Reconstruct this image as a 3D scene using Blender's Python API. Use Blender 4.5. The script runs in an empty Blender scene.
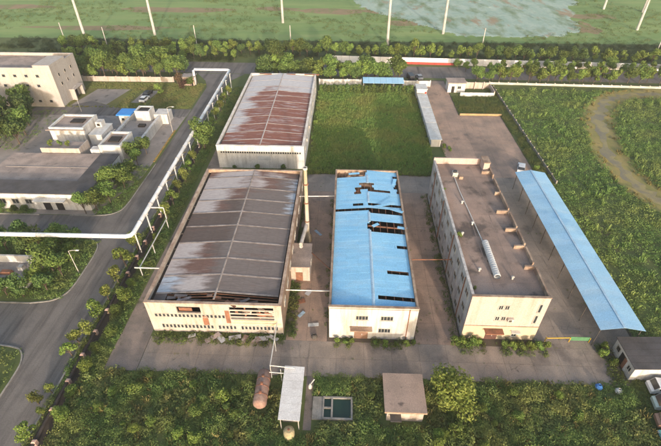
import bpy, math, random
import numpy as np
from mathutils import Vector, Matrix
SC = bpy.context.scene
COL = SC.collection
R = math.radians
# ------------------------------------------------------------------ camera, world, sun, exposure
CAM_H = 60.0
cam = bpy.data.cameras.new('camera'); cam.sensor_width = 36.0; cam.lens = 443.0 / 661.0 * 36.0
cam.clip_start = 0.5; cam.clip_end = 5000.0
camo = bpy.data.objects.new('camera', cam); COL.objects.link(camo)
camo.location = (0, 0, CAM_H); camo.rotation_euler = (R(90 - 38.63), 0, R(2.07))
SC.camera = camo
SUN_EL, SUN_AZ = 10.5, 12.0
w = bpy.data.worlds.new('World'); SC.world = w; w.use_nodes = True
nt = w.node_tree
bg = nt.nodes['Background']; sky = nt.nodes.new('ShaderNodeTexSky'); sky.sky_type = 'NISHITA'; sky.sun_disc = False
sky.sun_elevation = R(SUN_EL); sky.sun_rotation = R(180 - SUN_AZ); sky.air_density = 1.0; sky.dust_density = 4.0; sky.ozone_density = 1.0
nt.links.new(sky.outputs[0], bg.inputs[0]); bg.inputs[1].default_value = 0.15
sl = bpy.data.lights.new('sun', 'SUN'); sl.energy = 1.75; sl.angle = R(2.0); sl.color = (1.0, 0.85, 0.74)
so = bpy.data.objects.new('sun', sl); COL.objects.link(so)
d = Vector((-math.sin(R(SUN_AZ)) * math.cos(R(SUN_EL)), math.cos(R(SUN_AZ)) * math.cos(R(SUN_EL)), -math.sin(R(SUN_EL))))
so.rotation_euler = d.to_track_quat('-Z', 'Y').to_euler(); so.location = (0, 0, 100)
SC.view_settings.view_transform = 'Standard'; SC.view_settings.look = 'None'
SC.view_settings.exposure = 1.58; SC.view_settings.gamma = 1.0
SC.render.engine = 'CYCLES'

rng = random.Random(7)
nrg = np.random.default_rng(11)

# ------------------------------------------------------------------ materials
MATS = {}
def mat(name, c1, c2=None, scale=0.4, rough=0.9, streak=None, rand=0.0, stain=None, bump=0.0, bscale=3.0, metal=0.0, stretch=(1, 1, 1), ramp=(0.38, 0.62), rib=None, crack=0.0, spec=0.25):
    """two colours mixed by world-space noise, fine grain, optional streaks (colour, amount), stains (colour, scale, threshold)"""
    if name in MATS: return MATS[name]
    m = bpy.data.materials.new(name); m.use_nodes = True; t = m.node_tree; N = t.nodes; L = t.links
    b = N['Principled BSDF']; b.inputs['Roughness'].default_value = rough; b.inputs['Metallic'].default_value = metal
    b.inputs['Specular IOR Level'].default_value = spec
    geo = N.new('ShaderNodeNewGeometry')
    def noise(sc, stre=(1, 1, 1), det=5):
        mp = N.new('ShaderNodeMapping'); mp.inputs['Scale'].default_value = stre; L.new(geo.outputs['Position'], mp.inputs[0])
        n = N.new('ShaderNodeTexNoise'); n.inputs['Scale'].default_value = sc; n.inputs['Detail'].default_value = det; n.inputs['Roughness'].default_value = 0.6
        L.new(mp.outputs[0], n.inputs[0]); return n.outputs['Fac']
    def mr(src, a, bb, lo=0.0, hi=1.0):
        q = N.new('ShaderNodeMapRange'); q.inputs['From Min'].default_value = a; q.inputs['From Max'].default_value = bb
        q.inputs['To Min'].default_value = lo; q.inputs['To Max'].default_value = hi; L.new(src, q.inputs[0]); return q.outputs[0]
    def mix(f, a, bb, bt='MIX'):
        q = N.new('ShaderNodeMix'); q.data_type = 'RGBA'; q.blend_type = bt
        if isinstance(f, float): q.inputs[0].default_value = f
        else: L.new(f, q.inputs[0])
        for i, v in ((6, a), (7, bb)):
            if isinstance(v, tuple): q.inputs[i].default_value = (*v[:3], 1)
            else: L.new(v, q.inputs[i])
        return q.outputs[2]
    c2 = c2 or tuple(x * 0.75 for x in c1)
    col = mix(mr(noise(scale, stretch), ramp[0], ramp[1]), c1, c2)
    if streak: col = mix(mr(noise(streak[2] if len(streak) > 2 else 1.0, streak[3] if len(streak) > 3 else (1.3, 1.3, 0.12)), 0.48, 0.72, 0, streak[1]), col, streak[0])
    if stain: col = mix(mr(noise(stain[1], stain[3] if len(stain) > 3 else (1, 1, 1)), stain[2], stain[2] + 0.10, 0, 0.85), col, stain[0])
    if crack:
        nz = N.new('ShaderNodeTexNoise'); nz.inputs['Scale'].default_value = 0.5; L.new(geo.outputs['Position'], nz.inputs[0])
        va = N.new('ShaderNodeVectorMath'); va.operation = 'MULTIPLY_ADD'; va.inputs[1].default_value = (4.5, 4.5, 0); L.new(nz.outputs['Color'], va.inputs[0]); L.new(geo.outputs['Position'], va.inputs[2])
        vo = N.new('ShaderNodeTexVoronoi'); vo.feature = 'DISTANCE_TO_EDGE'; vo.inputs['Scale'].default_value = 0.24; L.new(va.outputs[0], vo.inputs['Vector'])
        ck = mr(vo.outputs['Distance'], 0.001, 0.008, crack, 0.0); mk = N.new('ShaderNodeMath'); mk.operation = 'MULTIPLY'; L.new(ck, mk.inputs[0]); L.new(mr(noise(0.12, det=2), 0.48, 0.6), mk.inputs[1]); col = mix(mk.outputs[0], col, (0.045, 0.042, 0.034))
    fine = mr(noise(6.0, det=4), 0.25, 0.75, 0.78, 1.2)
    hv = N.new('ShaderNodeCombineColor')
    for i in range(3): L.new(fine, hv.inputs[i])
    col = mix(1.0, col, hv.outputs[0], 'MULTIPLY')
    if rand:
        oi = N.new('ShaderNodeObjectInfo'); rv = mr(oi.outputs['Random'], 0, 1, 1 - rand, 1 + rand); h2 = N.new('ShaderNodeCombineColor')
        for i in range(3): L.new(rv, h2.inputs[i])
        col = mix(1.0, col, h2.outputs[0], 'MULTIPLY')
    L.new(col, b.inputs['Base Color'])
    if bump or rib:
        bp = N.new('ShaderNodeBump'); bp.inputs['Distance'].default_value = 0.06
        if rib:
            wv = N.new('ShaderNodeTexWave'); wv.bands_direction = rib; wv.inputs['Scale'].default_value = 3.2
            L.new(geo.outputs['Position'], wv.inputs[0]); L.new(wv.outputs['Fac'], bp.inputs['Height']); bp.inputs['Strength'].default_value = 0.4 * (bump or 0.5)
        else:
            L.new(noise(bscale), bp.inputs['Height']); bp.inputs['Strength'].default_value = bump
        L.new(bp.outputs[0], b.inputs['Normal'])
    MATS[name] = m; return m

def leaf_mat(name, c1, c2, patch=None, pscale=0.12, trans=0.35):
    if name in MATS: return MATS[name]
    m = bpy.data.materials.new(name); m.use_nodes = True; t = m.node_tree; N = t.nodes; L = t.links
    b = N['Principled BSDF']; b.inputs['Roughness'].default_value = 0.7; b.inputs['Specular IOR Level'].default_value = 0.2
    geo = N.new('ShaderNodeNewGeometry'); oi = N.new('ShaderNodeObjectInfo')
    q = N.new('ShaderNodeMix'); q.data_type = 'RGBA'; q.inputs[6].default_value = (*c1, 1); q.inputs[7].default_value = (*c2, 1)
    L.new(geo.outputs['Random Per Island'], q.inputs[0]); col = q.outputs[2]
    if patch:
        n = N.new('ShaderNodeTexNoise'); n.inputs['Scale'].default_value = pscale; n.inputs['Detail'].default_value = 4; L.new(geo.outputs['Position'], n.inputs[0])
        r = N.new('ShaderNodeMapRange'); r.inputs['From Min'].default_value = 0.44; r.inputs['From Max'].default_value = 0.66; r.inputs['To Max'].default_value = 0.9; L.new(n.outputs['Fac'], r.inputs[0])
        q2 = N.new('ShaderNodeMix'); q2.data_type = 'RGBA'; L.new(r.outputs[0], q2.inputs[0]); L.new(col, q2.inputs[6]); q2.inputs[7].default_value = (*patch, 1); col = q2.outputs[2]
    hs = N.new('ShaderNodeHueSaturation'); L.new(col, hs.inputs['Color'])
    rv = N.new('ShaderNodeMapRange'); rv.inputs['To Min'].default_value = 0.72; rv.inputs['To Max'].default_value = 1.3; L.new(oi.outputs['Random'], rv.inputs[0]); L.new(rv.outputs[0], hs.inputs['Value'])
    rh = N.new('ShaderNodeMapRange'); rh.inputs['To Min'].default_value = 0.485; rh.inputs['To Max'].default_value = 0.515; L.new(oi.outputs['Random'], rh.inputs[0]); L.new(rh.outputs[0], hs.inputs['Hue'])
    L.new(hs.outputs[0], b.inputs['Base Color'])
    tr = N.new('ShaderNodeBsdfTranslucent'); L.new(hs.outputs[0], tr.inputs[0]); ms = N.new('ShaderNodeMixShader'); ms.inputs[0].default_value = trans
    L.new(b.outputs[0], ms.inputs[1]); L.new(tr.outputs[0], ms.inputs[2]); L.new(ms.outputs[0], N['Material Output'].inputs[0])
    MATS[name] = m; return m

def glass_mat(name, c, rough=0.12):
    if name in MATS: return MATS[name]
    m = bpy.data.materials.new(name); m.use_nodes = True; b = m.node_tree.nodes['Principled BSDF']
    b.inputs['Base Color'].default_value = (*c, 1); b.inputs['Roughness'].default_value = rough; b.inputs['Specular IOR Level'].default_value = 0.6
    MATS[name] = m; return m

# ------------------------------------------------------------------ mesh helpers
class MB:
    def __init__(s): s.v = []; s.f = []
    def poly(s, pts):
        n = len(s.v); s.v += [tuple(p) for p in pts]; s.f.append(tuple(range(n, n + len(pts)))); return s
    def box(s, x0, x1, y0, y1, z0, z1):
        n = len(s.v)
        s.v += [(x0, y0, z0), (x1, y0, z0), (x1, y1, z0), (x0, y1, z0), (x0, y0, z1), (x1, y0, z1), (x1, y1, z1), (x0, y1, z1)]
        s.f += [tuple(n + i for i in q) for q in ((0, 3, 2, 1), (4, 5, 6, 7), (0, 1, 5, 4), (1, 2, 6, 5), (2, 3, 7, 6), (3, 0, 4, 7))]; return s
    def hexa(s, bottom, top):
        n = len(s.v); s.v += [tuple(p) for p in bottom] + [tuple(p) for p in top]; k = len(bottom)
        s.f.append(tuple(n + i for i in reversed(range(k)))); s.f.append(tuple(n + k + i for i in range(k)))
        for i in range(k):
            j = (i + 1) % k; s.f.append((n + i, n + j, n + k + j, n + k + i))
        return s
    def slab(s, pts, t):   # sloped sheet with thickness t downwards
        return s.hexa([(p[0], p[1], p[2] - t) for p in pts], pts)
    def tube(s, pts, r, n=8, r2=None):
        pts = [Vector(p) for p in pts]; K = len(pts); base = len(s.v)
        for i, p in enumerate(pts):
            a = pts[max(i - 1, 0)]; b = pts[min(i + 1, K - 1)]; dd = (b - a).normalized()
            up = Vector((0, 0, 1)) if abs(dd.z) < 0.95 else Vector((1, 0, 0))
            e1 = dd.cross(up).normalized(); e2 = e1.cross(dd)
            rr = r if r2 is None else r + (r2 - r) * i / (K - 1)
            for k in range(n):
                an = 2 * math.pi * k / n; q = p + (e1 * math.cos(an) + e2 * math.sin(an)) * rr; s.v.append(tuple(q))
        for i in range(K - 1):
            for k in range(n):
                j = (k + 1) % n; s.f.append((base + i * n + k, base + i * n + j, base + (i + 1) * n + j, base + (i + 1) * n + k))
        s.f.append(tuple(base + k for k in reversed(range(n)))); s.f.append(tuple(base + (K - 1) * n + k for k in range(n))); return s
    def revolve(s, prof, axis, o, n=12):   # prof: (along, radius), axis 'x','y','z'
        base = len(s.v)
        for (a, r) in prof:
            for k in range(n):
                an = 2 * math.pi * k / n; c, q = math.cos(an) * r, math.sin(an) * r
                p = {'x': (a, c, q), 'y': (c, a, q), 'z': (c, q, a)}[axis]; s.v.append((o[0] + p[0], o[1] + p[1], o[2] + p[2]))
        for i in range(len(prof) - 1):
            for k in range(n):
                j = (k + 1) % n; s.f.append((base + i * n + k, base + i * n + j, base + (i + 1) * n + j, base + (i + 1) * n + k))
        return s
    def mesh(s, name, m, off=(0, 0, 0), smooth=False):
        me = bpy.data.meshes.new(name); me.from_pydata([(a - off[0], b - off[1], c - off[2]) for a, b, c in s.v], [], s.f)
        me.materials.append(m)
        if smooth: me.polygons.foreach_set('use_smooth', [True] * len(me.polygons))
        me.update(); return me
    def build(s, name, m, parent=None, smooth=False):
        off = (0, 0, 0); p = parent
        while p is not None: off = tuple(off[i] + p.location[i] for i in range(3)); p = p.parent
        o = bpy.data.objects.new(name, s.mesh(name, m, off, smooth)); COL.objects.link(o); o.parent = parent; return o

def bx(name, m, parent, *a): return MB().box(*a).build(name, m, parent)
def tag(o, label, cat, group=None):
    o['label'] = label; o['category'] = cat
    if group: o['group'] = group
    return o
def thing(name, label, cat, loc=(0, 0, 0), group=None, rz=0):
    o = bpy.data.objects.new(name, None); COL.objects.link(o); o.location = loc; o.rotation_euler = (0, 0, rz); o.empty_display_size = 0.2
    return tag(o, label, cat, group)
def struct(o, kind='structure'): o['kind'] = kind; return o
def copy_tree(o, parent=None):
    c = o.copy(); COL.objects.link(c); c.parent = parent
    for ch in list(o.children): copy_tree(ch, c)
    return c
def mesh_obj(name, me, parent=None, loc=(0, 0, 0), rot=(0, 0, 0)):
    o = bpy.data.objects.new(name, me); COL.objects.link(o); o.parent = parent; o.location = loc; o.rotation_euler = rot; return o

def smooth_line(pts, n=8):
    out = []
    P = [Vector((*p, 0)) for p in pts]
    for i in range(len(P) - 1):
        p0, p1, p2, p3 = P[max(i - 1, 0)], P[i], P[i + 1], P[min(i + 2, len(P) - 1)]
        for k in range(n):
            t = k / n
            q = 0.5 * ((2 * p1) + (p2 - p0) * t + (2 * p0 - 5 * p1 + 4 * p2 - p3) * t * t + (3 * p1 - p0 - 3 * p2 + p3) * t ** 3); out.append((q.x, q.y))
    out.append(tuple(pts[-1])); return out
def offset_line(pts, dist):
    out = []
    for i, p in enumerate(pts):
        a = pts[max(i - 1, 0)]; b = pts[min(i + 1, len(pts) - 1)]; dx, dy = b[0] - a[0], b[1] - a[1]; l = math.hypot(dx, dy) or 1
        dd = dist[i] if isinstance(dist, (list, tuple)) else dist
        out.append((p[0] - dy / l * dd, p[1] + dx / l * dd))
    return out
def ribbon(mb, pts, w, z, jitter=0.0, seed=0, nx=1):
    rr = random.Random(seed); wl = [w / 2 + rr.uniform(-jitter, jitter) for _ in pts]; wr = [-w / 2 - rr.uniform(-jitter, jitter) for _ in pts]
    A, B = offset_line(pts, wl), offset_line(pts, wr)
    for i in range(len(pts) - 1): mb.poly([(*B[i], z), (*B[i + 1], z), (*A[i + 1], z), (*A[i], z)])
    return mb
def strip_wall(mb, pts, w, z0, z1):
    A, B = offset_line(pts, w / 2), offset_line(pts, -w / 2)
    for i in range(len(pts) - 1):
        mb.hexa([(*B[i], z0), (*B[i + 1], z0), (*A[i + 1], z0), (*A[i], z0)], [(*B[i], z1), (*B[i + 1], z1), (*A[i + 1], z1), (*A[i], z1)])
    return mb
def in_poly(x, y, P):
    ins = np.zeros(len(x), bool); j = len(P) - 1
    for i in range(len(P)):
        xi, yi = P[i]; xj, yj = P[j]
        c = ((yi > y) != (yj > y)) & (x < (xj - xi) * (y - yi) / ((yj - yi) or 1e-9) + xi); ins ^= c; j = i
    return ins
def np_mesh(name, V, F4, m):
    me = bpy.data.meshes.new(name); nv, nf = len(V), len(F4)
    me.vertices.add(nv); me.vertices.foreach_set('co', V.astype(np.float32).ravel())
    me.loops.add(nf * 4); me.loops.foreach_set('vertex_index', F4.astype(np.int32).ravel())
    me.polygons.add(nf); me.polygons.foreach_set('loop_start', np.arange(nf, dtype=np.int32) * 4)
    try: me.polygons.foreach_set('loop_total', np.full(nf, 4, np.int32))
    except Exception: pass
    me.materials.append(m); me.update(calc_edges=True); return me
def leaf_quads(C, Nrm, size, g, asp=0.75):
    """one quad per centre; normals Nrm (n,3); sizes (n,)"""
    n = len(C); Nrm = Nrm / (np.linalg.norm(Nrm, axis=1, keepdims=True) + 1e-9)
    a = g.normal(size=(n, 3)); a -= Nrm * (a * Nrm).sum(1, keepdims=True); a /= np.linalg.norm(a, axis=1, keepdims=True) + 1e-9
    b = np.cross(Nrm, a); s = size[:, None] * 0.5
    V = np.stack([C - a * s, C - b * s * asp + Nrm * s * 0.15, C + a * s, C + b * s * asp + Nrm * s * 0.15], 1).reshape(-1, 3)
    return V, np.arange(n * 4).reshape(-1, 4)
def bush_arr(g, n, rx, h, leaf):
    u = g.normal(size=(n, 3)); u /= np.linalg.norm(u, axis=1, keepdims=True); u[:, 2] = np.abs(u[:, 2])
    rad = g.uniform(0.55, 1.05, n)[:, None]; C = u * rad * np.array([rx, rx, h]); C[:, 2] += 0.05
    return leaf_quads(C, u * .7 + np.array([0.1, -.25, .55]) + g.normal(scale=0.38, size=(n, 3)), leaf * g.uniform(0.6, 1.3, n), g)
def tuft_arr(g, n, rx, h):
    a = g.uniform(0, 2 * math.pi, n); r = rx * np.sqrt(g.uniform(0, 1, n)); x, y = r * np.cos(a), r * np.sin(a)
    t = g.uniform(0, 2 * math.pi, n); wv = g.uniform(0.04, 0.10, n) * (h / 0.5) ** 0.5; hh = h * g.uniform(0.55, 1.1, n); lx, ly = g.normal(scale=0.3 * h, size=(2, n))
    V = np.stack([np.stack([x - np.cos(t) * wv, y - np.sin(t) * wv, 0 * x], 1), np.stack([x + np.cos(t) * wv, y + np.sin(t) * wv, 0 * x], 1),
                  np.stack([x + lx + np.cos(t) * wv * .5, y + ly + np.sin(t) * wv * .5, hh], 1), np.stack([x + lx - np.cos(t) * wv * .5, y + ly - np.sin(t) * wv * .5, hh], 1)], 1).reshape(-1, 3)
    return V, np.arange(n * 4).reshape(-1, 4)
def scatter(name, m, pts, protos, smin, smax, g, z=0.0, zs=None):
    """one mesh out of many clumps at pts"""
    VV, FF = [], []; base = 0; which = g.integers(0, len(protos), len(pts))
    for k, (V, F) in enumerate(protos):
        P = pts[which == k]
        if not len(P): continue
        a = g.uniform(0, 2 * math.pi, len(P)); s = g.uniform(smin, smax, len(P)); hs = s * g.uniform(0.75, 1.25, len(P))
        if zs is not None: hs = hs * zs[which == k]
        ca, sa = np.cos(a)[:, None], np.sin(a)[:, None]
        X = (V[None, :, 0] * ca - V[None, :, 1] * sa) * s[:, None] + P[:, 0:1]; Y = (V[None, :, 0] * sa + V[None, :, 1] * ca) * s[:, None] + P[:, 1:2]
        Z = V[None, :, 2] * hs[:, None] + z
        VV.append(np.stack([X, Y, Z], 2).reshape(-1, 3)); FF.append((F[None] + (np.arange(len(P)) * len(V))[:, None, None]).reshape(-1, 4) + base); base += len(P) * len(V)
    return mesh_obj(name, np_mesh(name, np.concatenate(VV), np.concatenate(FF), m))
def rand_pts(g, n, x0, x1, y0, y1, poly=None, excl=()):
    P = np.stack([g.uniform(x0, x1, n), g.uniform(y0, y1, n)], 1)
    k = np.ones(n, bool)
    if poly is not None: k &= in_poly(P[:, 0], P[:, 1], poly)
    for e in excl:
        if len(e) == 4 and not isinstance(e[0], (tuple, list)): k &= ~((P[:, 0] > e[0]) & (P[:, 0] < e[1]) & (P[:, 1] > e[2]) & (P[:, 1] < e[3]))
        else: k &= ~in_poly(P[:, 0], P[:, 1], e)
    return P[k]
def patchy(P, f=0.15, s=0.0):
    """smooth pseudo-noise 0..1 used for heights"""
    x, y = P[:, 0] * f, P[:, 1] * f
    return 0.5 + 0.22 * np.sin(x * 2.1 + 1.3 * np.sin(y * 1.7 + s)) + 0.18 * np.sin(y * 2.9 + 1.1 * np.sin(x * 1.3 + s)) + 0.1 * np.sin((x + y) * 5.3 + s)

# colours
ASPH = mat('asphalt', (0.135, 0.122, 0.112), (0.175, 0.158, 0.143), 0.2, 0.9, crack=.35, streak=((0.055, 0.05, 0.048), 0.9, 0.6, (1.0, 0.06, 1)), bump=0.1)
CONC = mat('yard concrete', (0.290, 0.240, 0.198), (0.210, 0.178, 0.152), 0.22, 0.95, rand=0.05, crack=.55, streak=((.33, .26, .21), .4, .3, (1.2, .25, 1)), stain=((0.135, 0.114, 0.102), 0.13, 0.56), bump=0.15)
CONCB = mat('yard concrete brown', (0.36, 0.25, 0.19), (0.235, 0.178, 0.142), 0.2, 0.95, rand=0.05, crack=.55, streak=((.17, .135, .115), .5, .3, (1.4, .2, 1)), stain=((0.135, 0.11, 0.098), 0.16, 0.60), bump=0.15)
PATHM = mat('old path concrete', (0.26, 0.205, 0.17), (0.18, 0.15, 0.128), 0.35, 0.95, stain=((0.06, 0.065, 0.03), 0.3, 0.58))
PLAZA = mat('plaza concrete', (0.29, 0.255, 0.23), (0.215, 0.195, 0.18), 0.2, 0.95, crack=.4, stain=((0.10, 0.09, 0.085), 0.25, 0.58))
KERB = mat('kerb concrete', (0.30, 0.28, 0.25), (0.2, 0.19, 0.17), 0.8)
JOINT = mat('joint dirt', (0.10, 0.08, 0.066), (0.08, 0.075, 0.05), 0.4)
PWHITE = mat('white paint', (0.558, 0.558, 0.540), (0.468, 0.459, 0.432), 0.5, 0.6, streak=((0.36, 0.32, 0.27), 0.5))
WWHITE = mat('white wall', (0.581, 0.563, 0.537), (0.493, 0.475, 0.449), 0.35, 0.9, streak=((0.27, 0.24, 0.21), 0.75))
WCREAM = mat('cream wall', (0.43, 0.375, 0.33), (0.36, 0.31, 0.27), 0.35, 0.9, streak=((0.24, 0.17, 0.12), 0.8))
WBEIGE = mat('beige wall', (0.40, 0.365, 0.335), (0.365, 0.33, 0.30), 0.2, 0.9, streak=((0.28, 0.23, 0.18), 0.5))
WOFF_F = mat('office pink render', (0.44, 0.345, 0.315), (0.40, 0.31, 0.28), 0.3, 0.9, streak=((0.30, 0.21, 0.155), 0.6))
WOFF_Y = mat('office yellow render', (0.47, 0.385, 0.27), (0.42, 0.345, 0.25), 0.4, 0.9, streak=((0.40, 0.31, 0.2), 0.4))
WOFF_S = mat('weathered side render', (0.50, 0.48, 0.46), (0.36, 0.34, 0.33), 0.45, 0.9, streak=((0.15, 0.13, 0.12), 0.75))
RUSTCAP = mat('stained coping', (0.36, 0.27, 0.20), (0.22, 0.15, 0.11), 0.6, 0.9, streak=((0.14, 0.10, 0.08), 0.6))
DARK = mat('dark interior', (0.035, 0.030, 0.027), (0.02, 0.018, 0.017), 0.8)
RUSTM = mat('rusty metal', (0.25, 0.11, 0.065), (0.14, 0.075, 0.05), 0.8, 0.85, bump=0.2)
GLASS = glass_mat('dark window glass', (0.03, 0.035, 0.04))
FRAME = mat('window frame', (0.42, 0.40, 0.36), rough=0.6)
FLATROOF = mat('flat roof felt', (0.285, 0.21, 0.175), (0.20, 0.157, 0.137), 0.16, 0.95, stain=((0.098, 0.084, 0.078), 0.14, 0.55), streak=((0.24, 0.19, 0.16), 0.35, 0.25, (1.0, 0.3, 1)))
FELT = mat('roof felt panel', (0.315, 0.225, 0.18), (0.205, 0.155, 0.13), 0.16, 0.95, rand=.12, stain=((0.085, 0.07, 0.062), 0.2, 0.52), streak=((0.36, 0.29, 0.25), 0.4, 0.3, (1.0, 0.35, 1)))
ROOFGREY = mat('grey roof', (0.085, 0.080, 0.082), (0.06, 0.056, 0.056), 0.4, 0.9, streak=((0.14, 0.12, 0.11), 0.3, 0.6, (0.5, 0.5, 1)))
ROOFTAN = mat('tan roof', (0.36, 0.285, 0.24), (0.24, 0.195, 0.17), 0.3, 0.95, stain=((0.14, 0.115, 0.10), 0.5, 0.60))
STEEL = mat('pale steel', (0.50, 0.49, 0.47), (0.40, 0.37, 0.33), 0.6, 0.5, streak=((0.28, 0.20, 0.13), 0.4))
POLEM = mat('concrete pole', (0.46, 0.44, 0.40), rough=0.8)
DKMETAL = mat('dark metal', (0.05, 0.05, 0.052), (0.08, 0.07, 0.06), 0.6, 0.6)
TYRE = mat('tyre rubber', (0.02, 0.02, 0.02))
BARK = mat('bark', (0.10, 0.075, 0.055), (0.06, 0.045, 0.035), 2.0)

# ------------------------------------------------------------------ ground
GROUND = mat('soil and grass', (0.105, 0.125, 0.042), (0.080, 0.105, 0.034), 0.05, 0.95, stain=((0.115, 0.085, 0.050), 0.06, 0.60), bump=0.3)
FIELD = mat('farm field', (0.200, 0.280, 0.090), (0.130, 0.215, 0.066), 0.035, 0.95, stretch=(0.5, 1.6, 1), streak=((0.27, 0.30, 0.12), 0.55, 0.09, (0.25, 2.2, 1)), stain=((0.25, 0.19, 0.10), 0.022, 0.68), bump=0.4)
SOIL = mat('bare soil', (0.27, 0.19, 0.11), (0.20, 0.165, 0.085), 0.1, 0.95, stain=((0.16, 0.19, 0.065), 0.14, 0.52, (1, .5, 1)))
g = MB().poly([(-900, -400, 0), (900, -400, 0), (900, 1500, 0), (-900, 1500, 0)]).build('ground', GROUND); struct(g)
struct(MB().poly([(-900, 205, 0.012), (900, 205, 0.012), (900, 1500, 0.012), (-900, 1500, 0.012)]).build('farm_field', FIELD))
def blob_poly(cx, cy, rx, ry, n=40, rough=0.25, seed=0):
    rr = random.Random(seed); ph = [rr.uniform(0, 6.28) for _ in range(4)]
    return [(cx + rx * math.cos(t) * (1 + rough * (math.sin(3 * t + ph[0]) + .6 * math.sin(7 * t + ph[1])) / 1.6), cy + ry * math.sin(t) * (1 + rough * (math.sin(4 * t + ph[2]) + .6 * math.sin(9 * t + ph[3])) / 1.6)) for t in [2 * math.pi * i / n for i in range(n)]]
for i, (cx, cy, rx, ry) in enumerate(((-118, 222, 34, 4), (-95, 258, 30, 6), (-8, 258, 20, 6), (-185, 262, 20, 5), (30, 236, 12, 5), (112, 232, 9, 12), (126, 252, 14, 5), (20, 262, 12, 8), (-40, 262, 12, 4))):
    struct(MB().poly([(x, y, 0.02 + 0.003 * i) for x, y in blob_poly(cx, cy, rx, ry, seed=i)]).build('bare_soil', SOIL))
# netted spoil ground (pale teal dust netting over earth), low relief
NET = mat('teal dust net', (0.27, 0.365, 0.305), (0.34, 0.42, 0.355), 0.16, 1.0, stretch=(1, .45, 1), stain=((0.30, 0.225, 0.15), 0.10, 0.56, (1, .4, 1)), streak=((0.13, 0.18, 0.075), 0.9, 0.13, (1, .4, 1)), bump=0.6, bscale=0.7, spec=0.0)
NP = smooth_line([(4, 292), (10, 262), (24, 246), (36, 232), (47, 218), (62, 213), (84, 214), (100, 217), (112, 226), (116, 244), (124, 270), (132, 300), (60, 310), (4, 292)], 9); NP = [(x + rng.uniform(-2.6, 2.6), y + rng.uniform(-2.2, 2.2)) for x, y in NP]
nx, ny = 150, 110; xs = np.linspace(0, 136, nx); ys = np.linspace(210, 312, ny); V = []; idx = {}; F = []
XX, YY = np.meshgrid(xs, ys); ins = in_poly(XX.ravel(), YY.ravel(), NP).reshape(ny, nx)
for j in range(ny):
    for i in range(nx):
        x, y = xs[i], ys[j]; h = 0.5 + 0.45 * math.sin(x * .21 + 1.5 * math.sin(y * .13)) + 0.4 * math.sin(y * .31 + x * .07) + 0.25 * math.sin(x * .63 + y * .5) + rng.uniform(-.15, .15)
        V.append((x + rng.uniform(-.5, .5), y + rng.uniform(-.5, .5), 0.05 + .05 * h + rng.uniform(0, .12)))
for j in range(ny - 1):
    for i in range(nx - 1):
        if ins[j, i] and ins[j + 1, i] and ins[j, i + 1] and ins[j + 1, i + 1]: F.append((j * nx + i, j * nx + i + 1, (j + 1) * nx + i + 1, (j + 1) * nx + i))
edge = set()
for j in range(1, ny - 1):
    for i in range(1, nx - 1):
        if ins[j, i] and not ins[j - 1:j + 2, i - 1:i + 2].all(): V[j * nx + i] = (V[j * nx + i][0], V[j * nx + i][1], 0.03)
mb = MB(); mb.v = V; mb.f = F; struct(mb.build('netted_spoil_ground', NET, smooth=True))

# main road, left road, side streets
struct(MB().poly([(-400, 167.5, 0.016), (-60, 164, 0.016), (140, 158.5, 0.016), (400, 152, 0.016), (400, 165, 0.016), (140, 170.5, 0.016), (-60, 176, 0.016), (-400, 181, 0.016)]).build('main_road', ASPH))
c1 = smooth_line([(-49.3, 35.5), (-49.6, 38.6), (-51.3, 40.9), (-55, 41.6)], 5); c2 = smooth_line([(-55, 50.4), (-51.3, 51.2), (-49.6, 53.2), (-49.2, 56)], 5)
c3 = smooth_line([(-49.2, 62.5), (-49.8, 65.8), (-52, 67.9), (-55.5, 68.3)], 5); c4 = smooth_line([(-55.5, 75.7), (-52, 76.2), (-49.9, 78), (-49.3, 81.5)], 5)
LEFT = [(-49.3, -30)] + c1 + [(-160, 41.6), (-160, 50.4)] + c2 + c3 + [(-160, 68.3), (-160, 75.7)] + c4 + [(-49.0, 110), (-49.0, 150), (-51, 156), (-56, 163.5)]
RIGHT = [(-38, 163), (-42, 156), (-43, 148), (-42.8, 110), (-41.9, 80), (-41.9, -30)]
struct(MB().poly([(x, y, 0.022) for x, y in reversed(LEFT + RIGHT)]).build('side_road', ASPH))
road = bpy.data.objects['side_road']
for nm, line in (('kerb', [(-49.3, -30)] + c1 + [(-160, 41.6)]), ('kerb', [(-160, 50.4)] + c2 + c3 + [(-160, 68.3)]), ('kerb', [(-160, 75.7), (-67.5, 75.7)]), ('kerb', [(-60.5, 75.7)] + c4 + [(-49.0, 98)]), ('kerb', [(-41.8, -30), (-41.8, 80), (-42.7, 110), (-42.9, 148)])):
    struct(strip_wall(MB(), line, 0.22, 0.0, 0.14).build(nm, KERB))
YEL = mat('worn yellow paint', (0.42, 0.26, 0.05), (0.20, 0.14, 0.06), 0.8)
PALE = mat('worn white paint', (0.34, 0.33, 0.32), (0.12, 0.12, 0.12), 0.5)
m_ = MB(); strip_wall(m_, [(-49.9, 99), (-49.9, 117)], 0.5, 0.0, 0.12); m_.build('yellow_kerb', YEL, road)
for k in range(8):
    y = 87 + k * 2.3; MB().poly([(-44.6, y, 0.028), (-44.6, y + .35, 0.028), (-42.6, y + 1.75, 0.028), (-42.6, y + 1.4, 0.028)]).build('hatch_line', YEL, road)
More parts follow.
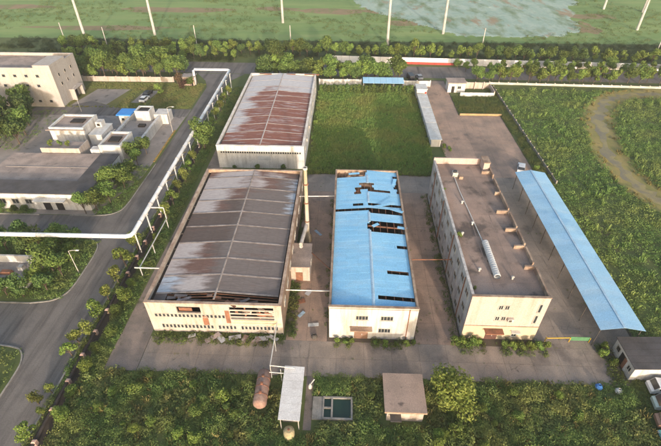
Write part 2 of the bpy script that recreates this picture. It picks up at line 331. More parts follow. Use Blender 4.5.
# left plaza, driveway, lawn
struct(MB().poly([(-130, 75.9, 0.010), (-55.3, 75.9, 0.010), (-50.2, 92, 0.010), (-49.4, 126, 0.010), (-130, 126, 0.010)]).build('plaza', PLAZA))
struct(MB().poly([(-100, 126, 0.014), (-49.2, 126, 0.014), (-49.2, 131.5, 0.014), (-72, 131.5, 0.014), (-78, 134, 0.014), (-84, 137, 0.014), (-92, 131.5, 0.014), (-100, 131.5, 0.014)]).build('driveway', ASPH))
LAWNM = mat('dry lawn', (0.15, 0.14, 0.045), (0.10, 0.115, 0.035), 0.12, 0.95, stain=((0.19, 0.14, 0.08), 0.2, 0.64))
struct(MB().poly([(-92, 131.6, 0.010), (-49.6, 131.6, 0.010), (-49.6, 153, 0.010), (-92, 153, 0.010)]).build('lawn', LAWNM))
struct(MB().poly([(x, y, 0.018) for x, y in [(-89.5, 133), (-84, 137), (-78, 134.2), (-75, 147), (-86.5, 147)]]).build('forecourt', PLAZA))
struct(MB().poly([(-70.5, 136, 0.016), (-66, 136, 0.016), (-64.5, 146, 0.016), (-69.5, 146, 0.016)]).build('parking_bay', PLAZA))
# path left of the factories
struct(MB().poly([(-36.3, 37.8, 0.014), (-31.2, 37.8, 0.014), (-31.2, 96, 0.014), (-32.2, 158, 0.014), (-35.2, 158, 0.014), (-35.2, 96, 0.014)]).build('path', PATHM))
# yard slabs
yard = struct(MB().poly([(-36, 37.7, 0.008), (43, 37.7, 0.008), (48, 44, 0.008), (48.2, 130, 0.008), (35.5, 131, 0.008), (35.5, 159.5, 0.008), (20, 159.5, 0.008), (27, 108, 0.008), (27, 95, 0.008), (-9, 95, 0.008), (-9, 44, 0.008), (-36, 44, 0.008)]).build('yard_pavement', JOINT))
def slabs(x0, x1, y0, y1, nx, ny, m, keep=None):
    dx, dy = (x1 - x0) / nx, (y1 - y0) / ny
    me = MB().box(-dx / 2 + .015, dx / 2 - .015, -dy / 2 + .015, dy / 2 - .015, 0, 0.014).mesh('slab', m)
    for i in range(nx):
        for j in range(ny):
            cx, cy = x0 + dx * (i + .5), y0 + dy * (j + .5)
            if keep and not keep(cx, cy): continue
            mesh_obj('slab', me, yard, (cx, cy, 0.008 + rng.uniform(0, .006)), (rng.uniform(-.0008, .0008), rng.uniform(-.0008, .0008), 0))
slabs(-31.1, 43, 37.8, 44.2, 17, 2, CONC)
slabs(-8.9, -2.2, 44.2, 87, 2, 10, CONCB)
slabs(12.2, 19.4, 44.2, 87, 2, 10, CONCB)
slabs(31.6, 47.5, 44.2, 88, 4, 10, CONC)
slabs(-9, 31, 87, 94.6, 9, 2, CONC); slabs(31.02, 47.5, 88.02, 94.58, 4, 2, CONC)
slabs(26.8, 48, 94.6, 130, 5, 8, CONCB, lambda x, y: not (x > 40 and y < 101 and False))
slabs(26.8, 35.2, 130, 158.5, 2, 7, CONCB)

# stream with dry banks
ST = smooth_line([(140, 149), (112, 149), (98, 148.5), (88, 144), (80, 134), (75, 121), (71, 105), (71.5, 92), (76, 80), (86, 68), (104, 54), (130, 38)], 8)
BANK = mat('dry stream bank', (0.285, 0.225, 0.085), (0.185, 0.18, 0.062), 0.18, 0.95, stain=((0.12, 0.11, 0.055), 0.25, 0.56), bump=0.4, bscale=1.0)
WATER = mat('muddy stream', (0.165, 0.14, 0.095), (0.20, 0.17, 0.085), 0.25, 0.5, stain=((0.27, 0.22, 0.085), 0.2, 0.50))
struct(ribbon(MB(), ST, 9.0, 0.03, 0.8, 3).build('stream_bank', BANK))
struct(ribbon(MB(), ST, 2.6, 0.045, 1.1, 5).build('stream', WATER))

# ------------------------------------------------------------------ buildings
def window(parent, side, p, u, z, w_, h_, bars=1, frame=FRAME, pane=GLASS, fw=0.09, sill=True):
    """side F faces -Y on plane y=p, L faces -X on plane x=p, R faces +X; u, z = centre"""
    def B(mb, u0, u1, d0, d1, z0, z1):
        if side == 'F': mb.box(u0, u1, p - d1, p - d0, z0, z1)
        elif side == 'L': mb.box(p - d1, p - d0, u0, u1, z0, z1)
        else: mb.box(p + d0, p + d1, u0, u1, z0, z1)
    f = MB(); a, b, c, e = u - w_ / 2, u + w_ / 2, z - h_ / 2, z + h_ / 2
    B(f, a, b, -.02, .07, e - fw, e); B(f, a, b, -.02, .07, c, c + fw); B(f, a, a + fw, -.02, .07, c + fw, e - fw); B(f, b - fw, b, -.02, .07, c + fw, e - fw)
    for k in range(bars):
        q = a + (b - a) * (k + 1) / (bars + 1); B(f, q - .03, q + .03, -.02, .055, c + fw, e - fw)
    wo = f.build('window', frame, parent); g_ = MB(); B(g_, a + fw * .8, b - fw * .8, -.01, .02, c + fw * .8, e - fw * .8); g_.build('pane', pane, wo)
    if sill: s_ = MB(); B(s_, a - .06, b + .06, -.02, .13, c - .08, c - .003); s_.build('sill', frame, wo)
    return wo
def shell(t, x0, x1, y0, y1, h, m_front, m_side, m_left=None, th=0.3, parts=True, front=True):
    if front: bx('front_wall', m_front, t, x0, x1, y0, y0 + th, 0, h)
    bx('rear_wall', m_side, t, x0, x1, y1 - th, y1, 0, h)
    bx('side_wall', m_left or m_side, t, x0, x0 + th, y0 + th, y1 - th, 0, h); bx('side_wall', m_side, t, x1 - th, x1, y0 + th, y1 - th, 0, h)
def coping(t, x0, x1, y0, y1, h, m, w_=0.42, th=0.14, o=0.06):
    c = MB(); c.box(x0 - o, x1 + o, y0 - o, y0 - o + w_, h, h + th); c.box(x0 - o, x1 + o, y1 + o - w_, y1 + o, h, h + th)
    c.box(x0 - o, x0 - o + w_, y0 - o + w_, y1 + o - w_, h, h + th); c.box(x1 + o - w_, x1 + o, y0 - o + w_, y1 + o - w_, h, h + th); return c.build('coping', m, t)
def gable_z(x, x0, x1, ze, zr):
    c = (x0 + x1) / 2; return zr - (zr - ze) * abs(x - c) / ((x1 - x0) / 2)

SH = {'g': mat('grey brown sheet', (0.185, 0.148, 0.134), (0.150, 0.120, 0.110), 0.3, 0.75, rand=.12, streak=((0.22, 0.17, 0.14), .4, .5, (.25, 1.6, 1)), rib='Y', bump=.35),
      'b': mat('dark brown sheet', (0.125, 0.084, 0.068), (0.098, 0.068, 0.058), 0.4, 0.8, rand=.12, streak=((0.15, 0.095, 0.07), .5, .5, (.25, 1.6, 1)), rib='Y', bump=.35),
      'r': mat('rust red sheet', (0.225, 0.100, 0.073), (0.160, 0.085, 0.066), 0.4, 0.8, rand=.10, streak=((0.36, 0.28, 0.26), .6, .5, (.3, 2.4, 1)), rib='Y', bump=.35),
      'p': mat('pale worn sheet', (0.37, 0.32, 0.30), (0.27, 0.215, 0.20), 0.45, 0.7, rand=.10, stretch=(.5, 1.6, 1), stain=((0.17, 0.105, 0.085), .55, .53), streak=((0.20, 0.10, 0.075), .8, .5, (.3, 2.2, 1)), rib='Y', bump=.35),
      'w': mat('blue white sheet', (0.46, 0.47, 0.49), (0.37, 0.36, 0.37), 0.4, 0.65, rand=.06, streak=((0.22, 0.17, 0.15), .5, .35, (.25, 1.6, 1)), rib='Y', bump=.35),
      'u': mat('blue patch sheet', (0.23, 0.36, 0.50), (0.33, 0.41, 0.47), 0.6, 0.6, rand=.1, streak=((0.10, 0.085, 0.08), .7, .6, (.4, 1.6, 1)))}
# --- factory with brown rusted roof
X0, X1, Y0, Y1, HH = -30.9, -9.35, 45.3, 84.8, 7.0
t = thing('factory_building', 'long factory hall with patchy brown and pale rusted metal roof and torn front', 'building', ((X0 + X1) / 2, Y0, 0))
fw = MB()   # front wall with two torn openings
for a, b, c, e in ((X0, -26, 0, HH), (-26, -22.2, 0, 4.75), (-26, -22.2, 6.25, HH), (-22.2, -17.6, 0, HH), (-17.6, -10.6, 0, 3.5), (-17.6, -10.6, 6.45, HH), (-10.6, X1, 0, HH)): fw.box(a, b, Y0, Y0 + .3, c, e)
fw.build('front_wall', WCREAM, t); shell(t, X0, X1, Y0, Y1, HH, None, RUSTCAP, WCREAM, front=False)
coping(t, X0, X1, Y0, Y1, HH, mat('pale rust coping', (0.44, 0.34, 0.26), (0.28, 0.19, 0.14), 0.7), w_=0.5)
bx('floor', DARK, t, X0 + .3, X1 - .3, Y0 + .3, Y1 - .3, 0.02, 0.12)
for z in (3.9, 4.7, 5.5): bx('exposed_beam', WCREAM, t, -17.6, -10.6, Y0 + .06, Y0 + .2, z, z + .26)
for x in (-15.3, -13.0): bx('exposed_post', RUSTM, t, x, x + .22, Y0 + .21, Y0 + .4, 3.5, 6.45)
bx('rust_panel', RUSTM, t, -22.2, -21.3, Y0 - .05, Y0 - .003, 1.9, 4.2); bx('rust_panel', RUSTM, t, -18.4, -17.7, Y0 - .05, Y0 - .003, 2.6, 5.6); bx('rust_panel', RUSTM, t, -25.6, -23.5, Y0 - .06, Y0 - .003, 5.4, 6.1)
for k in range(9):
    x = rng.uniform(-17.4, -11.4); z = rng.uniform(3.7, 6.2); w_ = rng.uniform(.5, 1.5); a_ = rng.uniform(-.5, .5); hh = rng.uniform(.5, 1.3)
    MB().hexa([(x, Y0 + .22, z), (x + w_, Y0 + .02 - .2 * a_, z + a_ * .4), (x + w_, Y0 + .05 - .2 * a_, z + a_ * .4), (x, Y0 + .25, z)], [(x + a_ * .3, Y0 + .22, z + hh), (x + w_ + a_ * .3, Y0 + .1, z + hh * .7), (x + w_ + a_ * .3, Y0 + .13, z + hh * .7), (x + a_ * .3, Y0 + .25, z + hh)]).build('torn_cladding', (RUSTM, WCREAM, SH['b'], DKMETAL)[k % 4], t)
bx('wall_band', mat('pale band', (0.58, 0.50, 0.32), rough=.9), t, -17.4, -9.6, Y0 - .09, Y0 - .003, 2.35, 2.75)
bx('wall_band', MATS['pale band'], t, -17.2, -10.2, Y0 - .09, Y0 - .003, 3.05, 3.4)
for i in range(18): window(t, 'F', Y0, -29.6 + i * 0.64, 4.15, .5, .8, 0, sill=False, fw=.06)
for i in range(31):
    if i in (14, 20): continue
    window(t, 'F', Y0, -29.0 + i * 0.62, 1.5, .48, .85 + .15 * (i % 3 == 0), 0, sill=False, fw=.06)
for k, y in enumerate(np.arange(49, 84, 4.2)): window(t, 'R', X1, float(y), 4.2, 1.5, 1.2, 1)
def patina(name, base, brown, rust, pale, blue):
    m = bpy.data.materials.new(name); m.use_nodes = True; t = m.node_tree; N = t.nodes; L = t.links; b = N['Principled BSDF']; b.inputs['Roughness'].default_value = .8; b.inputs['Specular IOR Level'].default_value = .2
    geo = N.new('ShaderNodeNewGeometry')
    def noise(sc, st, det=6):
        mp = N.new('ShaderNodeMapping'); mp.inputs['Scale'].default_value = st; L.new(geo.outputs['Position'], mp.inputs[0]); n = N.new('ShaderNodeTexNoise'); n.inputs['Scale'].default_value = sc; n.inputs['Detail'].default_value = det; n.inputs['Roughness'].default_value = .65; L.new(mp.outputs[0], n.inputs[0]); return n.outputs['Fac']
    def math_(op, a, c):
        q = N.new('ShaderNodeMath'); q.operation = op
        for i_, v in enumerate((a, c)):
            if isinstance(v, float): q.inputs[i_].default_value = v
            else: L.new(v, q.inputs[i_])
        return q.outputs[0]
    def mix(f, a, c, bt='MIX'):
        q = N.new('ShaderNodeMix'); q.data_type = 'RGBA'; q.blend_type = bt
        if isinstance(f, float): q.inputs[0].default_value = f
        else: L.new(f, q.inputs[0])
        for i_, v in ((6, a), (7, c)):
            if isinstance(v, tuple): q.inputs[i_].default_value = (*v, 1)
            else: L.new(v, q.inputs[i_])
        return q.outputs[2]
    def mask(attr, sc, st, soft=.09):
        a = N.new('ShaderNodeAttribute'); a.attribute_name = attr; v = math_('ADD', noise(sc, st), math_('MULTIPLY', a.outputs['Fac'], .62)); q = N.new('ShaderNodeMapRange'); q.inputs['From Min'].default_value = .80 - soft; q.inputs['From Max'].default_value = .80 + soft; L.new(v, q.inputs[0]); return q.outputs[0]
    col = mix(noise(.3, (.6, 1.6, 1)), base, tuple(v * .8 for v in base))
    col = mix(mask('brown', .5, (.3, 1.2, 1), .2), col, brown); col = mix(mask('rust', .5, (.35, 1.8, 1), .14), col, rust)
    col = mix(mask('pale', .55, (.35, 1.9, 1), .12), col, pale); col = mix(mask('blue', .6, (.35, 2.2, 1), .08), col, blue)
    fn = N.new('ShaderNodeMapRange'); fn.inputs['From Min'].default_value = .3; fn.inputs['From Max'].default_value = .7; fn.inputs['To Min'].default_value = .8; fn.inputs['To Max'].default_value = 1.2; L.new(noise(2.5, (.4, 2.5, 1)), fn.inputs[0])
    cc = N.new('ShaderNodeCombineColor')
    for i_ in range(3): L.new(fn.outputs[0], cc.inputs[i_])
    L.new(mix(1.0, col, cc.outputs[0], 'MULTIPLY'), b.inputs['Base Color']); return m
CODE = {'g': (0, .15, 0, 0), 'b': (1, .2, 0, 0), 'r': (.3, .9, .25, 0), 'p': (.1, .55, .85, 0), 'w': (0, .1, 1.1, .15), 'u': (.4, .1, .35, .55)}
def sheet_roof(t, x0, x1, ys, ze, zr, rows, nacross, strip_m, strip_w=.34, gap=.01, pm=None):
    cx = (x0 + x1) / 2; nb = len(ys) - 1; W = (x1 - x0) / (2 * nacross)
    for j in range(nb):
        ya, yb = ys[j], ys[j + 1]; vals = [CODE.get(c, CODE['g']) for c in rows[j]]
        def fld(x):
            q = min(max((x - x0) / W - .5, 0), 2 * nacross - 1.001); k = int(q); f = q - k; return [a * (1 - f) + c * f for a, c in zip(vals[k], vals[k + 1])]
        for i in range(2 * nacross):
            if rows[j][i] == ' ': continue
            xa = x0 + W * i + gap / 2; xb = x0 + W * (i + 1) - gap / 2
            za, zb = gable_z(xa, x0, x1, ze, zr), gable_z(xb, x0, x1, ze, zr); e = rng.uniform(0, .008)
            o = MB().slab([(xa, ya, za + e), (xb, ya, zb + e), (xb, yb, zb + e), (xa, yb, za + e)], .03).build('roof_sheet', pm, t); me = o.data
            A, B = fld(xa), fld(xb)
            for q, nm in enumerate(('brown', 'rust', 'pale', 'blue')):
                at_ = me.attributes.new(nm, 'FLOAT', 'POINT'); at_.data.foreach_set('value', [A[q], B[q], B[q], A[q]] * 2)
        if j:
            for s_ in (0, 1):
                a, b = (x0, cx) if s_ == 0 else (cx, x1); za, zb = gable_z(a, x0, x1, ze, zr), gable_z(b, x0, x1, ze, zr)
                MB().slab([(a, ya - strip_w / 2, za + .05), (b, ya - strip_w / 2, zb + .05), (b, ya + strip_w / 2, zb + .05), (a, ya + strip_w / 2, za + .05)], .03).build('roof_strip', strip_m, t)
    for k in range(nb * 2):    # ridge caps
        ya = ys[0] + (ys[-1] - ys[0]) * k / (nb * 2); yb = ys[0] + (ys[-1] - ys[0]) * (k + 1) / (nb * 2) - .02
        MB().hexa([(cx - .17, ya, zr + .02), (cx + .17, ya, zr + .02), (cx + .17, yb, zr + .02), (cx - .17, yb, zr + .02)], [(cx - .05, ya, zr + .1), (cx + .05, ya, zr + .1), (cx + .05, yb, zr + .1), (cx - .05, yb, zr + .1)]).build('ridge_cap', strip_m, t)
STRIP = mat('pale roof strip', (0.33, 0.285, 0.26), (0.23, 0.195, 0.172), 0.4, 0.7, streak=((0.13, 0.085, 0.06), .5, .8, (1, 1, 1)))
bys = [46.2, 47.9, 51.8, 55.8, 60.2, 64.9, 69.2, 73.4, 77.5, 82.0, 84.3]
brows = ['bugg b  bg', 'uuppgggggg', 'prrrgggggg', 'pprbgggggg', 'bbbbbggggg', 'bbbbbggggg', 'pprbbggggu', 'ppprrggggu', 'pppprprrgu', 'rpppprrprb']
brows = [r if len(r) == 10 else r.ljust(10, 'g') for r in brows]
sheet_roof(t, X0 + .9, X1 - .75, bys, 6.35, 7.15, ['b         '] + brows[1:], 5, STRIP, pm=patina('brown patina', (.172, .146, .136), (.105, .081, .071), (.150, .090, .073), (.39, .35, .335), (.36, .41, .47)))
for k in range(14):
    x = rng.uniform(X0 + 1, X1 - 3); l = rng.uniform(.8, 2.6); y = rng.uniform(46.0, 47.6); a = rng.uniform(-.7, .7); z = 6.35 + .8 * (1 - abs(x + l / 2 + 20.1) / 10.8) - rng.uniform(.05, .4)
    c_, s_ = math.cos(a), math.sin(a); MB().slab([(x + u * c_ - v * s_, y + u * s_ + v * c_, z + u * rng.uniform(-.06, .06) + rng.uniform(0, .15)) for u, v in ((0, -.3), (l, -.22), (l, .25), (0, .3))], .03).build('torn_sheet', (SH['b'], SH['p'], SH['g'], RUSTM)[k % 4], t)
for y in (46.3, 47.0, 47.6): MB().slab([(X0 + .9, y, 6.15), (-20.1, y, 6.93), (-20.1, y + .12, 6.93), (X0 + .9, y + .12, 6.15)], .1).slab([(-20.1, y, 6.93), (X1 - .8, y, 6.15), (X1 - .8, y + .12, 6.15), (-20.1, y + .12, 6.93)], .1).build('purlin', RUSTM, t)
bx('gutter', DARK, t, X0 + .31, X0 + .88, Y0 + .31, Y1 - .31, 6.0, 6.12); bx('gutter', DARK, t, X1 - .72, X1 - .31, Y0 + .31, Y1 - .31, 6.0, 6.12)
for y in np.arange(45.8, 84.6, 4.3):
    y = float(y); cx = (X0 + X1) / 2
    MB().slab([(X0 + .3, y, 6.2), (cx, y, 6.98), (cx, y + .2, 6.98), (X0 + .3, y + .2, 6.2)], .25).slab([(cx, y, 6.98), (X1 - .3, y, 6.2), (X1 - .3, y + .2, 6.2), (cx, y + .2, 6.98)], .25).build('rafter', DKMETAL, t)

# --- rear white factory with red roof
X0, X1, Y0, Y1, HH = -32.0, -10.1, 96.9, 146.8, 6.3
t = thing('factory_building', 'white-walled factory hall with rust red roof fading to pale sheets at its back', 'building', ((X0 + X1) / 2, Y0, 0))
shell(t, X0, X1, Y0, Y1, HH, WWHITE, WWHITE)
coping(t, X0, X1, Y0, Y1, HH, mat('white coping', (0.66, 0.62, 0.56), (0.5, 0.44, 0.38), 0.5), w_=0.6)
for i in range(34): window(t, 'F', Y0, -30.9 + i * 0.6, 4.55, .46, .55, 0, sill=False, fw=.05)
for k in range(8): window(t, 'R', X1, 101 + k * 5.6, 3.6, 1.6, 1.2, 1)
bx('wall_stain_panel', mat('grey panel', (0.45, 0.46, 0.47), rough=.8), t, -21.8, -18.6, Y0 - .03, Y0 - .003, 2.4, 3.6)
rys = [97.4, 100.5, 104.9, 109.3, 114.2, 119.4, 124.1, 128.4, 131.9, 135.8, 141.2, 146.2]
rrows = ['rrrrrrrrrr', 'rrrrrrrrrr', 'prrrrrrrrr', 'pprrrrrrrr', 'prrrrrrrrr', 'pprrrrrrrr', 'prrrrrrrrr', 'wprrrrrrrr', 'wwprprprpw', 'wwpwwwwwww', 'wwwwwwwwww']
sheet_roof(t, X0 + .7, X1 - .7, rys, 5.75, 6.55, rrows, 5, mat('white roof strip', (0.48, 0.43, 0.40), (0.34, 0.28, 0.25), 0.5, 0.7), .26, pm=patina('red patina', (.23, .12, .095), (.15, .085, .068), (.225, .095, .07), (.47, .455, .455), (.46, .50, .55)))
for x, l in ((-29, 4), (-14, 5), (-20, 3)): bx('torn_flashing', RUSTM, t, x, x + l, Y1 - .9, Y1 - .35, 6.32, 6.5)
bx('wall_light', STEEL, t, X1 + .003, X1 + .35, 104, 104.6, 4.2, 4.8); bx('wall_light', STEEL, t, X1 + .003, X1 + .35, 112, 112.6, 3.9, 4.5)

# --- blue roofed factory
X0, X1, Y0, Y1, HH = -1.85, 11.9, 45.0, 85.2, 7.6
t = thing('factory_building', 'white factory hall with bright blue sheet roof missing several sheets', 'building', ((X0 + X1) / 2, Y0, 0))
shell(t, X0, X1, Y0, Y1, 7.2, WWHITE, RUSTCAP, front=False)
bx('front_wall', mat('front white wall', (0.50, 0.49, 0.475), (0.44, 0.42, 0.40), 0.3, 0.9, streak=((0.29, 0.22, 0.16), .8)), t, X0, X1, Y0, Y0 + .3, 0, HH)
coping(t, X0, X1, Y0, Y1, 7.2, RUSTCAP, w_=.36, th=.12); bx('front_coping', RUSTCAP, t, X0 - .1, X1 + .1, Y0 - .1, Y0 + .35, HH, HH + .12)
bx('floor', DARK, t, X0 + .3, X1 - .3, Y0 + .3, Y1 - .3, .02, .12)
for u in (3.3, 7.2): window(t, 'F', Y0, u, 5.2, 2.0, 1.05, 3)
window(t, 'F', Y0, 7.0, 2.2, 2.0, 1.05, 3)
dr = bx('door', mat('brown door', (0.22, 0.13, 0.09), rough=.7), t, 2.2, 4.4, Y0 - .05, Y0 - .003, 0, 2.5); bx('handle', STEEL, dr, 3.4, 3.5, Y0 - .12, Y0 - .053, 1.0, 1.3)
bx('door_canopy', RUSTCAP, t, 1.5, 5.0, Y0 - 1.0, Y0 - .003, 2.9, 3.1); bx('downpipe', RUSTM, t, 10.5, 10.62, Y0 - .14, Y0 - .004, 0.1, 7.4)
for k in range(8): window(t, 'R', X1, 48.5 + k * 4.8, 4.6, 1.8, 1.2, 1)
BLUE = mat('blue roof sheet', (0.205, 0.455, 0.68), (0.245, 0.505, 0.71), 0.25, 0.6, rand=.04, streak=((0.40, 0.57, 0.68), .5, .5, (.3, 1.4, 1)), stain=((0.30, 0.42, 0.50), .6, .70), rib='Y', bump=.4)
x0, x1, ze, zr = X0 + .32, X1 - .32, 6.85, 7.45; cx = (x0 + x1) / 2
holes = [(-1.5, 4.9, 82.6, 84.6), (2.4, 3.4, 76.1, 78), (3.7, 6.2, 77.6, 79.6), (5.1, 9.7, 76.3, 77.4), (1.8, 4.0, 72.0, 72.9), (-1.5, 4.95, 70.1, 71.2), (4.95, 12, 69.3, 70.9), (7.0, 12, 71.6, 72.8), (4.9, 8.5, 71.7, 72.9), (5.0, 12, 63.8, 66.4), (9.8, 12, 59.4, 60.1), (7.8, 11.2, 52.5, 53.3), (5.5, 9, 47.2, 47.9), (9, 12, 46.6, 47.9), (11.0, 12, 77, 83.5)]
nr, na = 48, 3; ya0, ya1 = Y0 + .35, Y1 - .35; cut = []
for j in range(nr):
    ya = ya0 + (ya1 - ya0) * j / nr; yb = ya0 + (ya1 - ya0) * (j + 1) / nr + .02; ym = (ya + yb) / 2
    for i in range(2 * na):
        xa = x0 + (x1 - x0) * i / (2 * na); xb = x0 + (x1 - x0) * (i + 1) / (2 * na); segs = [(xa, xb)]
        for (ha, hb, hc, hd) in holes:
            ha += rng.uniform(-.45, .35); hb += rng.uniform(-.35, .45)
            if hc < ym < hd:
                ns = []
                for (p, q) in segs:
                    if hb <= p or ha >= q: ns.append((p, q))
                    else:
                        if p < ha: ns.append((p, ha))
                        if q > hb: ns.append((hb, q))
                segs = ns
        lift = .004 * (j % 2)
        for (p, q) in segs:
            if q - p < .25: continue
            za, zb = gable_z(p, x0, x1, ze, zr) + lift, gable_z(q, x0, x1, ze, zr) + lift; k = rng.uniform(0, .008)
            MB().slab([(p + .002, ya, za + k), (q - .002, ya, zb + k), (q - .002, yb, zb), (p + .002, yb, za)], .012).build('roof_sheet', BLUE, t)
for (x, y, l, a, z) in ((6.2, 71.3, 4.2, .25, 7.45), (9.4, 70.9, 2.6, -.5, 7.25), (5.6, 65.2, 1.4, .6, 7.3), (10.6, 79.5, 2.4, 1.35, 7.15), (1.0, 83.6, 2.4, .1, 7.2), (10.3, 65.4, 1.8, -.3, 7.05)):
    c, s_ = math.cos(a), math.sin(a); P = [(x + u * c - v * s_, y + u * s_ + v * c, z + .05 * u) for u, v in ((0, -.35), (l, -.35), (l, .35), (0, .35))]
    MB().slab(P, .03).build('loose_sheet', BLUE, t)
LIGHTB = mat('pale blue ridge', (0.36, 0.52, 0.66), rough=.55)
for (ya, yb) in ((45.4, 50), (50.05, 55), (55.05, 60), (60.05, 63.9), (66.3, 69.5), (72.7, 76.2), (79.7, 82.8)):
    MB().hexa([(cx - .25, ya, zr + .01), (cx + .25, ya, zr + .01), (cx + .25, yb, zr + .01), (cx - .25, yb, zr + .01)], [(cx - .04, ya, zr + .11), (cx + .04, ya, zr + .11), (cx + .04, yb, zr + .11), (cx - .04, yb, zr + .11)]).build('ridge_cap', LIGHTB, t)
for y in np.arange(46, 85, 3.9):
    y = float(y)
    MB().slab([(x0, y, 6.6), (cx, y, 7.2), (cx, y + .18, 7.2), (x0, y + .18, 6.6)], .25).slab([(cx, y, 7.2), (x1, y, 6.6), (x1, y + .18, 6.6), (cx, y + .18, 7.2)], .25).build('rafter', RUSTM, t)
for x in np.linspace(x0 + .5, x1 - .5, 10):
    x = float(x); z = gable_z(x, x0, x1, 6.72, 7.32); bx('purlin', RUSTM, t, x - .05, x + .05, Y0 + .4, Y1 - .4, z - .1, z)

# --- three storey office
X0, X1, Y0, Y1, HH = 19.65, 31.35, 45.7, 85.7, 10.0
t = thing('office_building', 'three storey office block with flat brown roof and pink and yellow front', 'building', ((X0 + X1) / 2, Y0, 0))
bx('front_wall', WOFF_F, t, X0, X1, Y0, Y0 + .3, 3.35, HH); bx('ground_floor_front', WOFF_Y, t, X0, X1, Y0 - .04, Y0 + .3, 0, 3.25); bx('string_course', RUSTCAP, t, X0 - .05, X1 + .05, Y0 - .1, Y0 + .3, 3.25, 3.35)
bx('rear_wall', WOFF_F, t, X0, X1, Y1 - .3, Y1, 0, HH + .6); bx('side_wall', WOFF_S, t, X0, X0 + .3, Y0 + .3, Y1 - .3, 0, HH)
bx('side_wall', WOFF_F, t, X1 - .3, X1, Y0 + .3, Y1 - .3, 0, 9.15)
roof = bx('roof', FLATROOF, t, X0 + .3, X1 - .3, Y0 + .3, Y1 - .3, 8.85, 9.15)
for y in np.arange(49.5, 85, 4.4):
    y = float(y)
    for x in (X0 + .32, X0 + 4.1, X0 + 7.8): bx('roof_panel', FELT, roof, x, x + 3.6, y - 3.3 if y < 50 else y - 4.35, y, 9.153, 9.165)
# broken right parapet with inward stub walls
pw = [(46.0, 52.5, .85), (53.6, 57.5, .7), (58.2, 62.0, .8), (62.9, 67.2, .75), (68.2, 73.5, .8), (74.2, 79.0, .7), (79.8, 85.4, .95)]
for a, b, h in pw: bx('parapet', RUSTCAP, t, X1 - .3, X1, a, b, 9.15, 9.15 + h)
for y, l in ((52.6, 1.5), (57.6, 1.8), (62.2, 2.0), (67.5, 2.2), (73.6, 1.0), (81.4, 1.8)):
    bx('stub_wall', RUSTCAP, t, X1 - .3 - l, X1 - .303, y, y + .35, 9.153, 9.15 + .7)
st = bx('roof_hatch', WOFF_F, t, X1 - 1.6, X1 - .35, 82.6, 85.3, 9.153, 11.2); bx('hatch_cover', RUSTCAP, st, X1 - 1.75, X1 - .25, 82.45, 85.35, 11.2, 11.35)
bx('front_coping', RUSTCAP, t, X0 - .06, X1 + .06, Y0 - .06, Y0 + .36, HH, HH + .1); bx('side_coping', WOFF_S, t, X0 - .06, X0 + .36, Y0 + .37, Y1 - .31, HH, HH + .09)
for z in (5.15, 7.7):
    for u in (24.4, 25.35): window(t, 'F', Y0, u, z, .75, 1.0, 1)
    window(t, 'F', Y0, 30.3, z, .55, 1.9, 0)
ac = bx('air_conditioner', STEEL, t, 25.95, 26.85, Y0 - .5, Y0 - .02, 4.8, 5.45); bx('grille', DKMETAL, ac, 26.1, 26.55, Y0 - .53, Y0 - .5, 4.9, 5.35)
window(t, 'F', Y0 - .04, 27.9, 1.5, .9, 1.2, 1); bx('awning', PWHITE, t, 27.2, 28.6, Y0 - .75, Y0 - .045, 2.3, 2.42)
dr = bx('door', mat('dark door', (0.10, 0.05, 0.04)), t, 23.4, 25.3, Y0 - .1, Y0 - .043, 0, 2.3); bx('handle', STEEL, dr, 24.4, 24.47, Y0 - .16, Y0 - .103, .9, 1.4)
bx('door_canopy', RUSTM, t, 22.9, 25.8, Y0 - 1.2, Y0 - .045, 2.55, 2.72)
for z in (1.7, 5.0, 8.2):
    for k in range(11): window(t, 'L', X0, 48.2 + k * 3.45, z, 1.6, 1.3, 1)
for k in range(4): bx('downpipe', RUSTM, t, X0 - .16, X0 - .04, 50 + k * 10.4, 50.13 + k * 10.4, 0.1, 9.6)
for z in (1.7, 5.0, 8.0):
    for k in range(10): window(t, 'R', X1, 48.6 + k * 3.7, z, 1.6, 1.3, 1)
# things lying on the office roof
pipe = tag(MB().tube([(23.2, 80.0, 9.35), (23.3, 74.8, 9.35), (23.9, 66, 9.38), (24.4, 58.6, 9.35)], .09, 6).build('roof_pipe', PWHITE), 'thin white pipe running along the office roof', 'pipe')
hx = thing('ribbed_duct', 'pale ribbed metal duct lying on the office roof', 'duct', (24.5, 54.2, 9.16))
prof = []
for i in range(17):
    y = 50.2 + i * .5; prof += [(y, .46), (y + .12, .54), (y + .38, .54)]
MB().revolve(prof + [(58.6, .46), (58.6, .02)], 'y', (24.55, 0, 9.72), 14).build('ribbed_shell', mat('ribbed zinc', (0.52, 0.53, 0.53), (0.42, 0.43, 0.44), 0.5, 0.4), hx)
for y in (51.2, 54.2, 57.4): bx('cradle', DKMETAL, hx, 24.05, 25.05, y, y + .25, 9.16, 9.42)
ex = thing('roof_fan', 'pale box fan with stained tank on the office roof', 'roof fan', (23.3, 80.7, 9.16))
bx('housing', STEEL, ex, 22.9, 24.0, 80.1, 81.2, 9.16, 10.1); MB().revolve([(10.1, .45), (10.35, .45), (10.35, .02)], 'z', (23.4, 80.6, 0), 12).build('fan_ring', DKMETAL, ex); bx('water_tank', RUSTCAP, ex, 24.1, 24.9, 79.2, 80.1, 9.16, 9.8)
